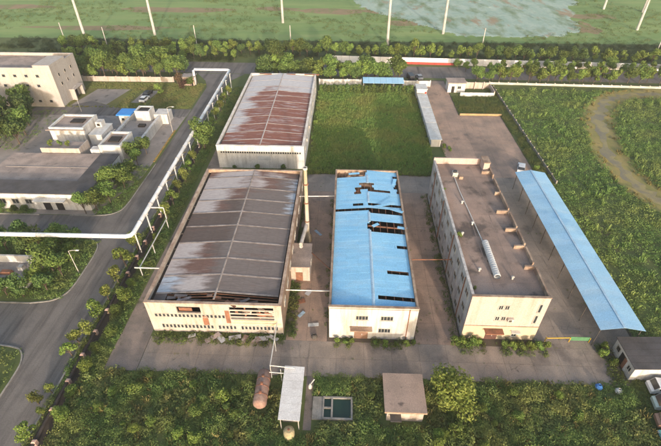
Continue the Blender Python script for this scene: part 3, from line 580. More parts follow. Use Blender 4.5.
for i, (x, y) in enumerate(((23.0, 70.5), (23.6, 64.0), (21.2, 61.0), (22.2, 52.0), (27.0, 50.3))):
    v = thing('roof_vent', 'small stub vent with cap on the office roof', 'vent', (x, y, 9.16), 'stub vents on the office roof')
    MB().revolve([(9.16, .16), (9.7, .16)], 'z', (x, y, 0), 8).build('pipe_stub', STEEL, v); MB().revolve([(9.7, .28), (9.78, .26), (9.9, .03)], 'z', (x, y, 0), 8).build('vent_cap', STEEL, v)

# --- long blue canopy
X0, X1, Y0, Y1, HE = 40.1, 47.0, 44.6, 90.2, 4.4
t = thing('canopy', 'long light blue gabled canopy roof on thin posts beside green field', 'canopy', ((X0 + X1) / 2, Y0, 0)); cx = (X0 + X1) / 2
CBLUE = mat('canopy blue', (0.25, 0.455, 0.64), (0.30, 0.51, 0.67), 0.25, 0.55, rand=.05, streak=((0.42, 0.56, 0.66), .5, .35, (.5, 1.2, 1)), stain=((0.19, 0.38, 0.58), .11, .60), rib='Y', bump=.35)
n = 28
for j in range(n):
    ya = Y0 + (Y1 - Y0) * j / n; yb = Y0 + (Y1 - Y0) * (j + 1) / n + .02; l = .004 * (j % 2)
    MB().slab([(X0, ya, HE + l), (cx, ya, HE + .65 + l), (cx, yb, HE + .65 + l), (X0, yb, HE + l)], .03).build('roof_sheet', CBLUE, t)
    MB().slab([(cx, ya, HE + .65 + l), (X1, ya, HE + l), (X1, yb, HE + l), (cx, yb, HE + .65 + l)], .03).build('roof_sheet', CBLUE, t)
bx('ridge_cap', LIGHTB, t, cx - .18, cx + .18, Y0, Y1, HE + .67, HE + .72)
for j in range(10):
    y = Y0 + .4 + j * 4.95
    for x in (X0 + .35, X1 - .35): MB().tube([(x, y, 0), (x, y, HE)], .07, 8).build('post', DKMETAL, t)
    MB().tube([(X0 + .35, y, HE - .12), (cx, y, HE + .5), (X1 - .35, y, HE - .12)], .06, 6).build('rafter', DKMETAL, t)
# --- grey shed under the canopy end
X0, X1, Y0, Y1 = 43.3, 51.5, 38.9, 44.3
t = thing('shed', 'small white shed with dark grey roof below the blue canopy end', 'shed', ((X0 + X1) / 2, Y0, 0))
shell(t, X0, X1, Y0, Y1, 2.75, WWHITE, WWHITE, th=.25)
for j in range(5):
    ya = Y0 - .15 + (Y1 - Y0 + .4) * j / 5; yb = Y0 - .15 + (Y1 - Y0 + .4) * (j + 1) / 5 - .03
    MB().slab([(X0 - .2, ya, 2.95), (X1 + .2, ya, 3.35), (X1 + .2, yb, 3.35), (X0 - .2, yb, 2.95)], .1).build('roof_sheet', ROOFGREY, t)
bx('front_fascia', WWHITE, t, X0, X1, Y0 + .02, Y0 + .2, 2.75, 2.88)
window(t, 'L', X0, 43.2, 1.7, 1.0, 1.1, 0); dr = bx('doorway', DARK, t, X0 - .03, X0 - .003, 41.0, 42.3, .1, 2.2); bx('door_leaf', RUSTM, dr, X0 - .09, X0 - .033, 40.7, 41.3, .1, 2.15); window(t, 'L', X0, 39.8, 1.6, .9, 1.0, 1)

# --- beige block, upper left
X0, X1, Y0, Y1, HH = -128, -90.6, 131.9, 146.4, 12.4
t = thing('beige_block', 'plain beige concrete block with rows of small dark windows and flat roof', 'building', (X1, Y0, 0))
shell(t, X0, X1, Y0, Y1, HH, WBEIGE, WBEIGE); bx('roof', ROOFTAN, t, X0 + .3, X1 - .3, Y0 + .3, Y1 - .3, 11.3, 11.6); coping(t, X0, X1, Y0, Y1, HH, WBEIGE, w_=.5, th=.1)
bx('stair_tower', WBEIGE, t, X1 - 5.2, X1 + .02, Y0 - .02, Y0 + 9, HH + .11, HH + .9)
for r_, z in ((0, 10.0), (1, 6.9), (2, 1.9)):
    for k in range(9): window(t, 'F', Y0, -95.4 - k * 3.55 - (r_ % 2) * .8 + (1.2 if r_ == 2 else 0), z, 1.15, 1.0, 0, frame=WBEIGE, fw=.1)
for z in (6.6, 9.4):
    for k in range(3): window(t, 'R', X1, 135.2 + k * 3.7, z, 1.0, 1.1, 0, frame=WBEIGE)
po = MB(); po.box(X1 + .003, X1 + 1.6, 137.5, 137.8, 0, 3.4); po.box(X1 + .003, X1 + 1.6, 142.6, 142.9, 0, 3.4); po.box(X1 + .003, X1 + 1.8, 137.3, 143.1, 3.4, 3.7); po = po.build('porch', WBEIGE, t); bx('porch_door', DARK, po, X1 + .003, X1 + .05, 138.8, 141.6, 0, 2.9)

# --- left complex : low L-shaped workshop
t = thing('workshop_building', 'low L-shaped white workshop with dark grey flat roof edges and tan roof court', 'building', (-60, 77.6, 0))
bx('front_wing_wall', WWHITE, t, -84, -56.3, 77.6, 82.6, 0, 4.3); bx('side_wing_wall', WWHITE, t, -60.6, -56.3, 82.6, 95, 0, 4.3)
bx('roof_edge', ROOFGREY, t, -84.2, -56.1, 77.4, 82.7, 4.3, 4.5); bx('roof_edge', ROOFGREY, t, -60.8, -56.1, 82.7, 95.2, 4.3, 4.5)
bx('court_roof', ROOFTAN, t, -84, -60.8, 82.7, 96.2, 0, 3.7)
bx('roof_kerb', PLAZA, t, -82, -61.5, 89.5, 89.7, 3.7, 3.8)
for u in (-66.1, -63.3): dr = bx('door', DARK, t, u - .8, u + .8, 77.52, 77.597, 0, 2.7); bx('door_frame', FRAME, dr, u - 1, u + 1, 77.5, 77.597, 2.7, 2.9)
bx('entrance_canopy', PWHITE, t, -68, -61, 76.0, 77.39, 3.1, 3.35)
for u in (-82, -79, -76, -73, -70): window(t, 'F', 77.6, u, 2.2, 1.6, 1.3, 1)
for u in (80, 84, 88, 92): window(t, 'R', -56.3, u, 2.3, 1.8, 1.3, 1)
t = thing('roof_planter_block', 'low pale block with tan terrace and shrubs on top behind the workshop court', 'building', (-72, 98, 0))
bx('wall', WCREAM, t, -77, -67, 96.6, 101.4, 0, 4.3); bx('terrace', ROOFTAN, t, -76.7, -67.3, 96.9, 101.1, 4.303, 4.4); bx('parapet', WCREAM, t, -77, -67, 96.6, 96.85, 4.3, 4.9); bx('parapet', WCREAM, t, -67.25, -67, 96.86, 101.4, 4.3, 4.9)
def flat_block(name, label, x0, x1, y0, y1, h, wall=WWHITE, roof=ROOFTAN, hatch=None, wins=()):
    t = thing(name, label, 'building', ((x0 + x1) / 2, y0, 0))
    shell(t, x0, x1, y0, y1, h, wall, wall, th=.35); bx('roof', roof, t, x0 + .35, x1 - .35, y0 + .35, y1 - .35, h - .7, h - .45); coping(t, x0, x1, y0, y1, h, PWHITE, w_=.5, th=.08)
    if hatch: bx('roof_light', DARK, t, *hatch, h - .45, h - .1)
    for u, z in wins: window(t, 'F', y0, u, z, 1.3, 1.1, 1)
    return t
t = flat_block('pump_house', 'large white flat-roofed house behind the planter block', -80.5, -71, 107.2, 115.6, 5.2, hatch=(-76.5, -73, 111, 113.2))
bx('overhang', ROOFTAN, t, -81.2, -70.4, 106.6, 107.195, 4.6, 4.8); bx('overhang', ROOFTAN, t, -81.2, -80.505, 107.2, 116.0, 4.6, 4.8)
t = thing('tank_annex', 'small white annex with steps and blue pipes beside the large white house', 'building', (-69, 107, 0))
bx('wall', WWHITE, t, -70.3, -66.8, 107.5, 114.5, 0, 3.0); bx('roof', PWHITE, t, -70.35, -66.6, 107.4, 114.6, 3.0, 3.15); bx('turret', WWHITE, t, -70.1, -68.4, 112, 114.2, 3.153, 4.6); bx('turret_opening', DARK, t, -69.7, -68.9, 111.95, 111.997, 3.5, 4.2)
for i in range(3): MB().tube([(-66.4 + i * .7, 106.5, 1.8), (-65.8 + i * .7, 113.5, 1.8), (-65.8 + i * .7, 113.5, .02)], .14, 8).build('pipe', mat('blue pipe', (0.08, 0.16, 0.38), rough=.5) if i == 1 else STEEL, t)
flat_block('box_house', 'white box house with tan hollow roof at the workshop wing end', -62.2, -56.6, 97.3, 105, 5.5, hatch=(-61, -58.2, 100, 102.6))
bx('stair_wall', WWHITE, bpy.data.objects['box_house'], -64.6, -62.25, 97.2, 99.0, 0, 4.4)
t = thing('basin_house', 'low grey-roofed basin house with white side walls and dark vents', 'building', (-59.5, 106, 0))
bx('body', PLAZA, t, -63.3, -55.6, 106.4, 118, 0, 2.3); bx('side_parapet', WWHITE, t, -64.0, -63.305, 107, 124, 0, 2.9); bx('side_parapet', WWHITE, t, -55.595, -54.9, 106, 125.4, 0, 2.9)
for x, y in ((-61.5, 108.5), (-59.2, 114)): bx('vent_box', DARK, t, x, x + 1.9, y, y + 1.4, 2.303, 2.8)
flat_block('white_box', 'tall white box room at the far end of the basin house', -61.3, -57, 118.5, 122.4, 5.0, hatch=(-60.6, -57.8, 119.2, 121.6))
bx('low_wing', WWHITE, bpy.data.objects['white_box'], -56.95, -53.0, 121, 125.2, 0, 3.0)
t = thing('kiosk', 'small white kiosk with bright blue flat roof', 'kiosk', (-65.6, 120, 0))
bx('wall', WWHITE, t, -67.3, -63.9, 120.2, 123.8, 0, 3.0); bx('roof', mat('bright blue roof', (0.035, 0.20, 0.56), (0.04, 0.24, 0.6), 0.5, 0.5), t, -67.8, -63.4, 119.7, 124.3, 3.0, 3.3); window(t, 'F', 120.2, -66.2, 1.7, 1.0, .9, 0); bx('door', DARK, t, -65.1, -64.3, 120.15, 120.197, 0, 2.1)
# small walled yard lower left
t = thing('walled_yard', 'small roofless yard of low pale walls with scrap inside', 'walled yard', (-64, 54, 0))
for a in ((-75, -57.4, 60.4, 60.8, 0, 1.8), (-57.8, -57.4, 53.8, 60.395, 0, 1.5), (-75, -57.805, 53.8, 54.1, 0, 1.0)): bx('wall', WWHITE, t, *a)
bx('floor', PLAZA, t, -75, -57.81, 54.105, 60.395, .02, .1)
for (x, y, sx, sy, h, m) in ((-60.2, 55.1, 1.4, 1.0, .7, mat('blue drum', (0.05, 0.22, 0.45))), (-63.5, 57.5, 2.2, .9, .6, RUSTM), (-61.2, 58.6, 1.0, 1.0, .9, STEEL), (-65.3, 56, .9, 1.6, .5, DKMETAL)):
    o = MB().hexa([(x - sx / 2, y - sy / 2, .1), (x + sx / 2, y - sy / 2, .1), (x + sx / 2, y + sy / 2, .1), (x - sx / 2, y + sy / 2, .1)], [(x - sx * .38, y - sy * .4, .1 + h), (x + sx * .42, y - sy * .4, .1 + h), (x + sx * .42, y + sy * .4, .1 + h), (x - sx * .38, y + sy * .4, .1 + h)]).build('scrap_heap', m)
    tag(o, {'blue drum': 'blue plastic scrap heap in the walled yard', 'rusty metal': 'rusty scrap heap in the walled yard', 'pale steel': 'pale metal scrap heap in the walled yard', 'dark metal': 'dark scrap heap in the walled yard'}[m.name], 'scrap')

# --- boiler house, chimney
t = thing('boiler_house', 'small pale flat-roofed boiler house at the chimney foot', 'building', (-7.9, 57.6, 0))
shell(t, -10.0, -5.9, 57.6, 64.0, 3.4, WCREAM, WWHITE, th=.25); bx('roof', ROOFTAN, t, -10.1, -5.8, 57.5, 64.1, 3.4, 3.6); bx('door', RUSTM, t, -8.5, -7.2, 57.54, 57.597, 0, 2.2); window(t, 'R', -5.9, 61, 1.9, 1.2, 1.0, 1)
t = thing('chimney', 'tall pale steel chimney stack streaked yellow, standing between two halls', 'chimney', (-7.15, 69.2, 0))
MB().revolve([(0, .8), (1.4, .8), (2.0, .42), (9, .37), (17.3, .32)], 'z', (-7.15, 69.2, 0), 16).build('stack', mat('stack steel', (0.37, 0.35, 0.31), (0.35, 0.29, 0.19), 0.35, 0.6, stretch=(1, 1, .5), streak=((0.22, 0.14, 0.08), .6)), t, True)
MB().revolve([(17.1, .38), (17.1, .44), (17.5, .44), (17.5, .25)], 'z', (-7.15, 69.2, 0), 16).build('crown_ring', STEEL, t)
for z in (5, 9.5, 13.8): MB().revolve([(z, .4), (z, .52), (z + .2, .52), (z + .2, .4)], 'z', (-7.15, 69.2, 0), 16).build('band', RUSTM, t)
t = thing('steam_duct', 'pale duct from boiler house to chimney', 'duct', (-7.5, 66, 0)); MB().tube([(-7.9, 63, 3.62), (-7.9, 63, 4.3), (-7.3, 69.0, 4.3)], .38, 10).build('duct', STEEL, t)
# pipes between halls
for (p, lab) in (([(-9.3, 50.6, 5.0), (-1.86, 50.6, 5.0)], 'pale pipe crossing the alley near the hall fronts'), ([(-9.3, 76, 6.2), (-1.86, 76.4, 6.2)], 'thin pipe crossing the alley behind the chimney'), ([(-5.9, 62, 3.2), (-1.86, 56, 4.5)], 'rusty sloping pipe from boiler house to blue-roofed hall'), ([(11.9, 58.5, 5.2), (19.64, 58.8, 5.2)], 'rusty pipe crossing the alley to the office')):
    tag(MB().tube(p, .1, 8).build('overhead_pipe', RUSTM if 'rusty' in lab else PWHITE), lab, 'pipe')
# front pipe rack to tank
t = thing('pipe_rack', 'thin white pipe bridge from the torn hall front to the white shed', 'pipe rack', (-10, 40, 0))
MB().tube([(-10.2, 45.28, 3.2), (-10.2, 37.3, 3.2), (-6.6, 37.0, 3.2)], .09, 8).build('pipe', PWHITE, t); MB().tube([(-10.2, 36.4, 2.9), (-6.6, 36.2, 2.9)], .07, 8).build('pipe', PWHITE, t)
for x, y in ((-10.2, 42), (-10.2, 37.3), (-8.6, 36.75)): MB().tube([(x, y, 0), (x, y, 3.15)], .06, 6).build('post', PWHITE, t)

# --- tank, white shed, basins, hut in the thicket
t = thing('tank', 'rusty horizontal cylindrical tank lying in the bushes', 'tank', (-11.1, 34.6, 0))
MB().revolve([(31.9, .02), (31.75, .5), (32.0, .85), (32.3, .98), (37.0, .98), (37.3, .85), (37.55, .5), (37.4, .02)], 'y', (-11.1, 0, 1.55), 18).build('shell', mat('rusty tank', (0.25, 0.155, 0.125), (0.18, 0.12, 0.10), 0.5, 0.8, streak=((0.36, 0.29, 0.24), .5)), t, True)
for y in (33, 36.2): bx('saddle', KERB, t, -11.9, -10.3, y - .2, y + .2, 0, .95)
for y in (33.4, 34.8, 36.0): MB().revolve([(2.5, .22), (2.72, .22), (2.74, .02)], 'z', (-11.1, y, 0), 10).build('manhole', RUSTM, t)
for y in (33.3, 34.6, 35.9): MB().revolve([(y - .05, .97), (y - .05, 1.02), (y + .05, 1.02), (y + .05, .97)], 'y', (-11.1, 0, 1.55), 18).build('hoop', RUSTM, t)
t = thing('white_shed', 'narrow open shed with white sheet roof on posts', 'shed', (-6.6, 33.3, 0))
for j in range(7):
    ya = 29.3 + j * 1.17; MB().slab([(-8.05, ya, 3.05), (-5.15, ya, 2.85), (-5.15, ya + 1.15, 2.85), (-8.05, ya + 1.15, 3.05)], .06).build('roof_sheet', mat('white sheet', (0.622, 0.613, 0.596), (0.554, 0.538, 0.521), .5, .6, rand=.05), t)
for x in (-7.8, -5.4):
    for y in (29.6, 33.3, 37.1): MB().tube([(x, y, 0), (x, y, 2.85)], .06, 6).build('post', STEEL, t)
bx('back_wall', WCREAM, t, -7.7, -5.5, 30.6, 30.8, 0, 2.4)
t = thing('drum_tank', 'yellowish upright tank below the white shed roof end', 'tank', (-6.6, 29.0, 0))
MB().revolve([(.02, .75), (1.5, .75), (1.75, .45), (1.8, .02)], 'z', (-6.6, 28.6, 0), 14).build('shell', mat('yellow tank', (0.36, 0.31, 0.18), (0.26, 0.22, 0.14), .6), t); MB().revolve([(1.75, .16), (1.95, .16), (1.96, .02)], 'z', (-6.6, 28.6, 0), 8).build('lid', RUSTM, t)
t = thing('settling_basin', 'sunken concrete basin with two pools of dark green water', 'basin', (-1, 32.6, 0))
for a in ((-3.75, -2.3, 31.0, 34.4, 0, .25), (-2.295, 1.95, 34.15, 34.4, 0, .4), (-2.295, 1.95, 31.0, 31.25, 0, .4), (1.7, 1.95, 31.255, 34.145, 0, .4), (-2.295, -2.1, 31.255, 34.145, 0, .4), (-1.1, -.85, 31.255, 34.145, 0, .4), (-2.095, -1.105, 32.6, 32.8, 0, .38)): bx('basin_wall', KERB, t, *a)
bx('water', glass_mat('green water', (0.012, 0.035, 0.018), .08), t, -.845, 1.695, 31.26, 34.14, .02, .14); bx('water', MATS['green water'], t, -2.09, -1.11, 31.26, 32.59, .02, .14); bx('water', MATS['green water'], t, -2.09, -1.11, 32.81, 34.14, .02, .14)
struct(MB().poly([(-4.9, 29.5, .015), (-3.8, 29.5, .015), (-3.8, 37.8, .015), (-4.9, 37.8, .015)]).build('path', PATHM))
t = thing('hut', 'square cream hut with flat brown-grey roof in the bushes', 'hut', (9, 31.6, 0))
shell(t, 6.6, 11.6, 31.3, 36.5, 2.8, WCREAM, WCREAM, th=.25); bx('roof', mat('brown slab roof', (0.33, 0.245, 0.20), (0.26, 0.20, 0.165), .5, .95, stain=((.1, .08, .07), .8, .62)), t, 6.2, 11.9, 30.9, 36.8, 2.8, 3.02); bx('roof_lip', RUSTCAP, t, 6.18, 11.92, 30.86, 30.897, 2.7, 3.0)
bx('porch', DKMETAL, t, 7.0, 8.5, 30.2, 31.29, 1.7, 1.82); bx('door', DARK, t, 7.3, 8.2, 31.25, 31.297, 0, 1.65)
t = thing('pump', 'small white pump standing on the path beside the basin', 'pump', (-4.1, 35.9, 0)); MB().revolve([(0.02, .3), (.5, .3), (.7, .15), (1.0, .14), (1.02, .02)], 'z', (-4.3, 35.9, 0), 10).build('body', PWHITE, t); MB().tube([(-4.3, 35.9, .8), (-3.7, 36.6, 1.1)], .09, 6).build('spout', PWHITE, t)

# --- north : long white sheds, gatehouse, carport, walls
t = thing('long_shed', 'long narrow white roofed shed along the edge of the grass plot', 'shed', (25.2, 109.7, 0))
for k in range(3):
    y = 109.8 + k * 10.6; bx('wall', WWHITE, t, 23.7, 26.3, y, y + 10.2, 0, 2.1)
    for j in range(2): bx('roof_panel', PWHITE, t, 23.4, 26.6, y - .1 + j * 5.2, y + 5.05 + j * 5.2, 2.1, 2.24)
bx('end_room', WWHITE, t, 23.5, 26.8, 143.0, 147.5, 0, 3.0); bx('end_roof', PWHITE, t, 23.3, 27.0, 142.8, 147.7, 3.0, 3.2); bx('red_sign', mat('red paint', (0.45, 0.03, 0.02)), t, 26.2, 26.7, 142.74, 142.797, 1.7, 2.3)
t = thing('gatehouse', 'white gatehouse with open walled court behind the yard entrance', 'building', (41, 146, 0))
shell(t, 34.8, 40.6, 148.3, 152.6, 3.2, WWHITE, WWHITE, th=.3); bx('roof', ROOFTAN, t, 34.5, 40.9, 148.0, 152.9, 3.2, 3.45); window(t, 'F', 148.3, 38.6, 1.8, 1.2, 1.0, 1); bx('door', DARK, t, 36, 37, 148.25, 148.297, 0, 2.2)
bx('court_wall', WCREAM, t, 40.9, 50, 152.0, 152.3, 0, 2.2); bx('court_wall', WCREAM, t, 49.7, 50, 145.4, 151.995, 0, 1.8); bx('court_wall', WWHITE, t, 38.5, 49.695, 145.1, 145.4, 0, 1.3)
for k in range(3): bx('gate_post', WCREAM, t, 41.5 + k * 3, 41.8 + k * 3, 151.5, 151.8, 0, 2.6)
t = thing('carport', 'light blue carport roof beside the boundary wall', 'carport', (12.5, 149, 0))
for k in range(7): MB().slab([(5.7 + k * 2, 147.3, 3.3), (7.66 + k * 2, 147.3, 3.3), (7.66 + k * 2, 151.5, 3.8), (5.7 + k * 2, 151.5, 3.8)], .06).build('roof_sheet', CBLUE, t)
for k in range(5):
    for y, z in ((147.6, 3.25), (151.2, 3.7)): MB().tube([(6 + k * 3.4, y, 0), (6 + k * 3.4, y, z)], .07, 6).build('post', STEEL, t)
def wall_line(name, label, p, q, h, m, cap=True, th=.25, n=None, hide=False):
    L = math.hypot(q[0] - p[0], q[1] - p[1]); a = math.atan2(q[1] - p[1], q[0] - p[0]); n = n or max(2, int(L / 4)); t = thing(name, label, 'wall', (p[0], p[1], 0), rz=a)
    me = MB().box(0.14, L / n - .14, -th / 2, th / 2, 0, h).mesh('wall_panel', m); mp = MB().box(-.139, .139, -th / 2 - .08, th / 2 + .08, 0, h + .25).mesh('pillar', m)
    for k in range(n): mesh_obj('wall_panel', me, t, (k * L / n, 0, 0))
    for k in range(n + 1): mesh_obj('pillar', mp, t, (k * L / n, 0, 0))
    return t
wall_line('boundary_wall', 'low pale boundary wall along the dry lawn in front of the grove', (-95, 154.2), (-62, 154.4), 1.8, WCREAM)
wall_line('boundary_wall', 'pale boundary wall behind the clipped hedge beside the carport', (-9.5, 153.3), (5.3, 153.6), 2.2, WWHITE)
wall_line('boundary_wall', 'short white wall from the carport to the gate', (20.2, 153.4), (29.5, 153.4), 2.0, WWHITE)
wall_line('boundary_wall', 'long low white boundary wall between the field and the main road', (51, 156.4), (135, 153.4), .75, mat('dull white wall', (.48, .46, .43), (.34, .33, .29), .3, .9), n=26, th=.2)
wall_line('boundary_wall', 'thin grey field wall running from the gatehouse court to the blue canopy', (51.3, 152.3), (51.5, 92), .9, mat('grey field wall', (0.26, 0.24, 0.21), (0.18, 0.17, 0.14), .4), n=18, th=.16)
# hoarding beyond the main road
t = thing('hoarding', 'long white roadside hoarding with red lower panels', 'hoarding', (-8, 177.6, 0), rz=math.atan2(-6.3, 140))
HW = mat('hoarding white', (0.74, 0.72, 0.70), (0.66, 0.64, 0.62), .2, .7, rand=.06); HR = mat('hoarding red', (0.42, 0.055, 0.04), (0.34, 0.06, 0.05), .3, .7, rand=.1)
L = 140.1; n = 46; me = MB().box(.03, L / n - .03, -.05, .05, 1.0, 2.6).mesh('panel', HW); mr_ = MB().box(.03, L / n - .03, -.06, .06, .05, .995).mesh('red_panel', HR); mw_ = MB().box(.03, L / n - .03, -.06, .06, .05, .995).mesh('base_panel', HW)
for k in range(n):
    mesh_obj('panel', me, t, (k * L / n, 0, 0)); red = (9 <= k <= 16) or k in (25, 26, 30, 33, 34, 39, 40)
    mesh_obj('red_panel' if red else 'base_panel', mr_ if red else mw_, t, (k * L / n, 0, 0))
# street gate kiosk
t = thing('gate_kiosk', 'small pinkish gate kiosk beside the road end', 'kiosk', (-55.5, 152, 0))
bx('wall', mat('pink wall', (0.50, 0.36, 0.29), (.42, .31, .26), .6), t, -57.5, -53.5, 151, 154, 0, 3.0); bx('roof', PLAZA, t, -57.9, -53.1, 150.6, 154.4, 3.0, 3.3); window(t, 'F', 151, -55.8, 1.7, 1.4, 1.0, 1); bx('door', DARK, t, -54.6, -53.9, 150.95, 150.997, 0, 2.1)

# ------------------------------------------------------------------ elevated pipeline along the road
t = thing('elevated_pipeline', 'white elevated pipeline on posts turning the corner above the road', 'pipeline', (-40.2, 62.8, 0))
ZP = 5.5; MB().tube([(-130, 62.0, ZP), (-41.2, 62.7, ZP), (-40.4, 63.0, ZP), (-40.1, 63.8, ZP), (-40.5, 151.4, ZP), (-41.1, 152, ZP), (-53.0, 152.2, ZP), (-53.5, 152.2, ZP - .4), (-53.6, 152.2, .05)], .42, 12).build('pipe', mat('pipeline white', (0.72, 0.72, 0.72), (0.64, 0.64, 0.63), .3, .45, streak=((.42, .40, .36), .4, .6, (1, 1, 1))), t, True)
for i in range(15):
    y = 64.2 + i * 6.1; m_ = MB().tube([(-40.15, y, 0), (-40.15, y, ZP - .4)], .14, 8); m_.box(-40.55, -39.75, y - .1, y + .1, ZP - .52, ZP - .4); m_.build('post', PWHITE, t)
for i in range(14):
    y = 67 + i * 6.1; MB().revolve([(y - .06, .4), (y - .06, .47), (y + .06, .47), (y + .06, .4)], 'y', (-40.1 - .4 * (y - 63.8) / 87.6, 0, ZP), 14).build('flange', STEEL, t)
for i in range(12):
    x = -46 - i * 6.1; MB().revolve([(x - .06, .4), (x - .06, .47), (x + .06, .47), (x + .06, .4)], 'x', (0, 62.7 + .7 * (x + 41.2) / 88.8, ZP), 14).build('flange', STEEL, t)
for x in (-44.5, -67, -75, -82, -90, -98): m_ = MB().tube([(x - 4, 62.4, 0), (x - 4, 62.4, ZP - .4)], .16, 8); m_.box(x - 4.1, x - 3.9, 62.0, 62.9, ZP - .52, ZP - .4); (m_.build('post', PWHITE, t) if x < -50 else None)
t = thing('branch_pipe', 'thin white branch pipe stepping down from the elevated pipeline to the brown hall', 'pipe', (-37, 66, 0))
MB().tube([(-39.8, 72.2, 5.3), (-37.2, 72.2, 5.3)], .13, 8).build('pipe', PWHITE, t); MB().tube([(-37.2, 72.2, 5.3), (-37.2, 72.2, 2.4), (-37.4, 57.4, 2.4)], .11, 8).build('pipe', PWHITE, t); MB().tube([(-38.2, 57.3, 2.6), (-30.95, 57.3, 2.6)], .13, 8).build('pipe', PWHITE, t)
for x, y in ((-37.2, 72.0), (-37.3, 64), (-37.4, 57.6), (-33.5, 57.3)): MB().tube([(x, y, 0), (x, y, 2.4)], .10, 6).build('post', PWHITE, t)
# low trench pipe on pink piers
struct(MB().poly([(-41.1, -20, .018), (-39.3, -20, .018), (-39.3, 112, .018), (-41.1, 112, .018)]).build('drain_trench', mat('dark trench soil', (0.045, 0.036, 0.030), (0.07, 0.055, 0.042), .5)))
t = thing('trench_pipe', 'dark low pipe running above the roadside trench', 'pipe', (-40.2, 40, 0)); MB().tube([(-40.25, -18, .62), (-40.25, 110, .62)], .22, 8).build('pipe', mat('dark rust pipe', (0.055, 0.046, 0.042), (.038, .032, .03), .7, .8), t)
PINK = mat('pink brick pier', (0.352, 0.200, 0.160), (0.384, 0.288, 0.248), .9)
proto = None
for i in range(20):
    y = 21.8 + i * 4.5
    if proto is None:
        proto = thing('pipe_pier', 'pinkish brick pier carrying the low pipe along the roadside trench', 'pier', (-40.2, y, 0), 'pink piers along the trench')
        MB().box(-40.5, -39.95, y - .25, y + .25, 0, .85).build('shaft', PINK, proto); MB().hexa([(-40.53, y - .28, .85), (-39.92, y - .28, .85), (-39.92, y + .28, .85), (-40.53, y + .28, .85)], [(-40.4, y - .15, 1.0), (-40.0, y - .15, 1.0), (-40.0, y + .15, 1.0), (-40.4, y + .15, 1.0)]).build('cap', mat('pale pink cap', (.50, .36, .31), (.44, .28, .23), 1.5), proto)
    else: c = copy_tree(proto); c.location = (-40.2, y, 0)

# ------------------------------------------------------------------ poles and lamps
def pole(name, label, x, y, h, r0, r1, group, arms=True):
    t = thing(name, label, 'pole', (x, y, 0), group); MB().tube([(x, y, 0), (x, y, h * .5), (x, y, h)], r0, 10, r1).build('shaft', POLEM, t)
    if arms:
        for z in (h - 1.2, h - 3.4): bx('cross_arm', POLEM, t, x - 1.6, x + 1.6, y - .09, y + .09, z, z + .18)
        for k in (-1.4, 0, 1.4): MB().revolve([(h - 1.0, .06), (h - .9, .14), (h - .55, .14), (h - .5, .02)], 'z', (x + k * .98, y, 0), 6).build('insulator', DKMETAL, t)
for i, (x, y) in enumerate(((-113.4, 196), (-88.9, 211.5), (-32.2, 234), (17.4, 198.6), (44.5, 217.8), (138, 227.6), (158, 262), (140, 268))):
    pole('tall_pole', 'tall pale power line pole standing in the far field', x, y, 27, .62, .4, 'tall power line poles in the far field')
for x, y in ((-124, 198), (-102.5, 191.8), (-65, 195.9), (-24.3, 197.3), (57.3, 196), (132, 198)):
    pole('short_pole', 'short pale wooden pole behind the far roadside trees', x, y, 8.5, .22, .16, 'short poles behind the far trees', False)
def lamp(x, y, rz, label, h=7.5):
    t = thing('street_lamp', label, 'street lamp', (x, y, 0), rz=0); c, s_ = math.cos(rz), math.sin(rz)
    MB().tube([(x, y, 0), (x, y, h)], .08, 8, .05).build('post', STEEL, t); MB().tube([(x, y, h), (x + c * .9, y + s_ * .9, h + .25), (x + c * 1.9, y + s_ * 1.9, h + .3)], .05, 6).build('arm', STEEL, t)
    MB().hexa([(x + c * 1.6 - .15, y + s_ * 1.6 - .15, h + .2), (x + c * 2.05, y + s_ * 2.05 - .12, h + .2), (x + c * 2.05, y + s_ * 2.05 + .12, h + .2), (x + c * 1.6 - .15, y + s_ * 1.6 + .15, h + .2)], [(x + c * 1.6 - .1, y + s_ * 1.6 - .1, h + .36), (x + c * 2.0, y + s_ * 2.0 - .1, h + .36), (x + c * 2.0, y + s_ * 2.0 + .1, h + .36), (x + c * 1.6 - .1, y + s_ * 1.6 + .1, h + .36)]).build('lamp_head', PWHITE, t)
lamp(-50.0, 58.2, 0, 'street lamp beside the kerb near the walled yard', 5.5); lamp(-50.2, 34.0, 0, 'street lamp below the side street corner', 5.0); lamp(-83.5, 128.6, 1.57, 'street lamp on the driveway before the beige block'); lamp(-50.3, 116, 0, 'street lamp beside the yellow kerb')

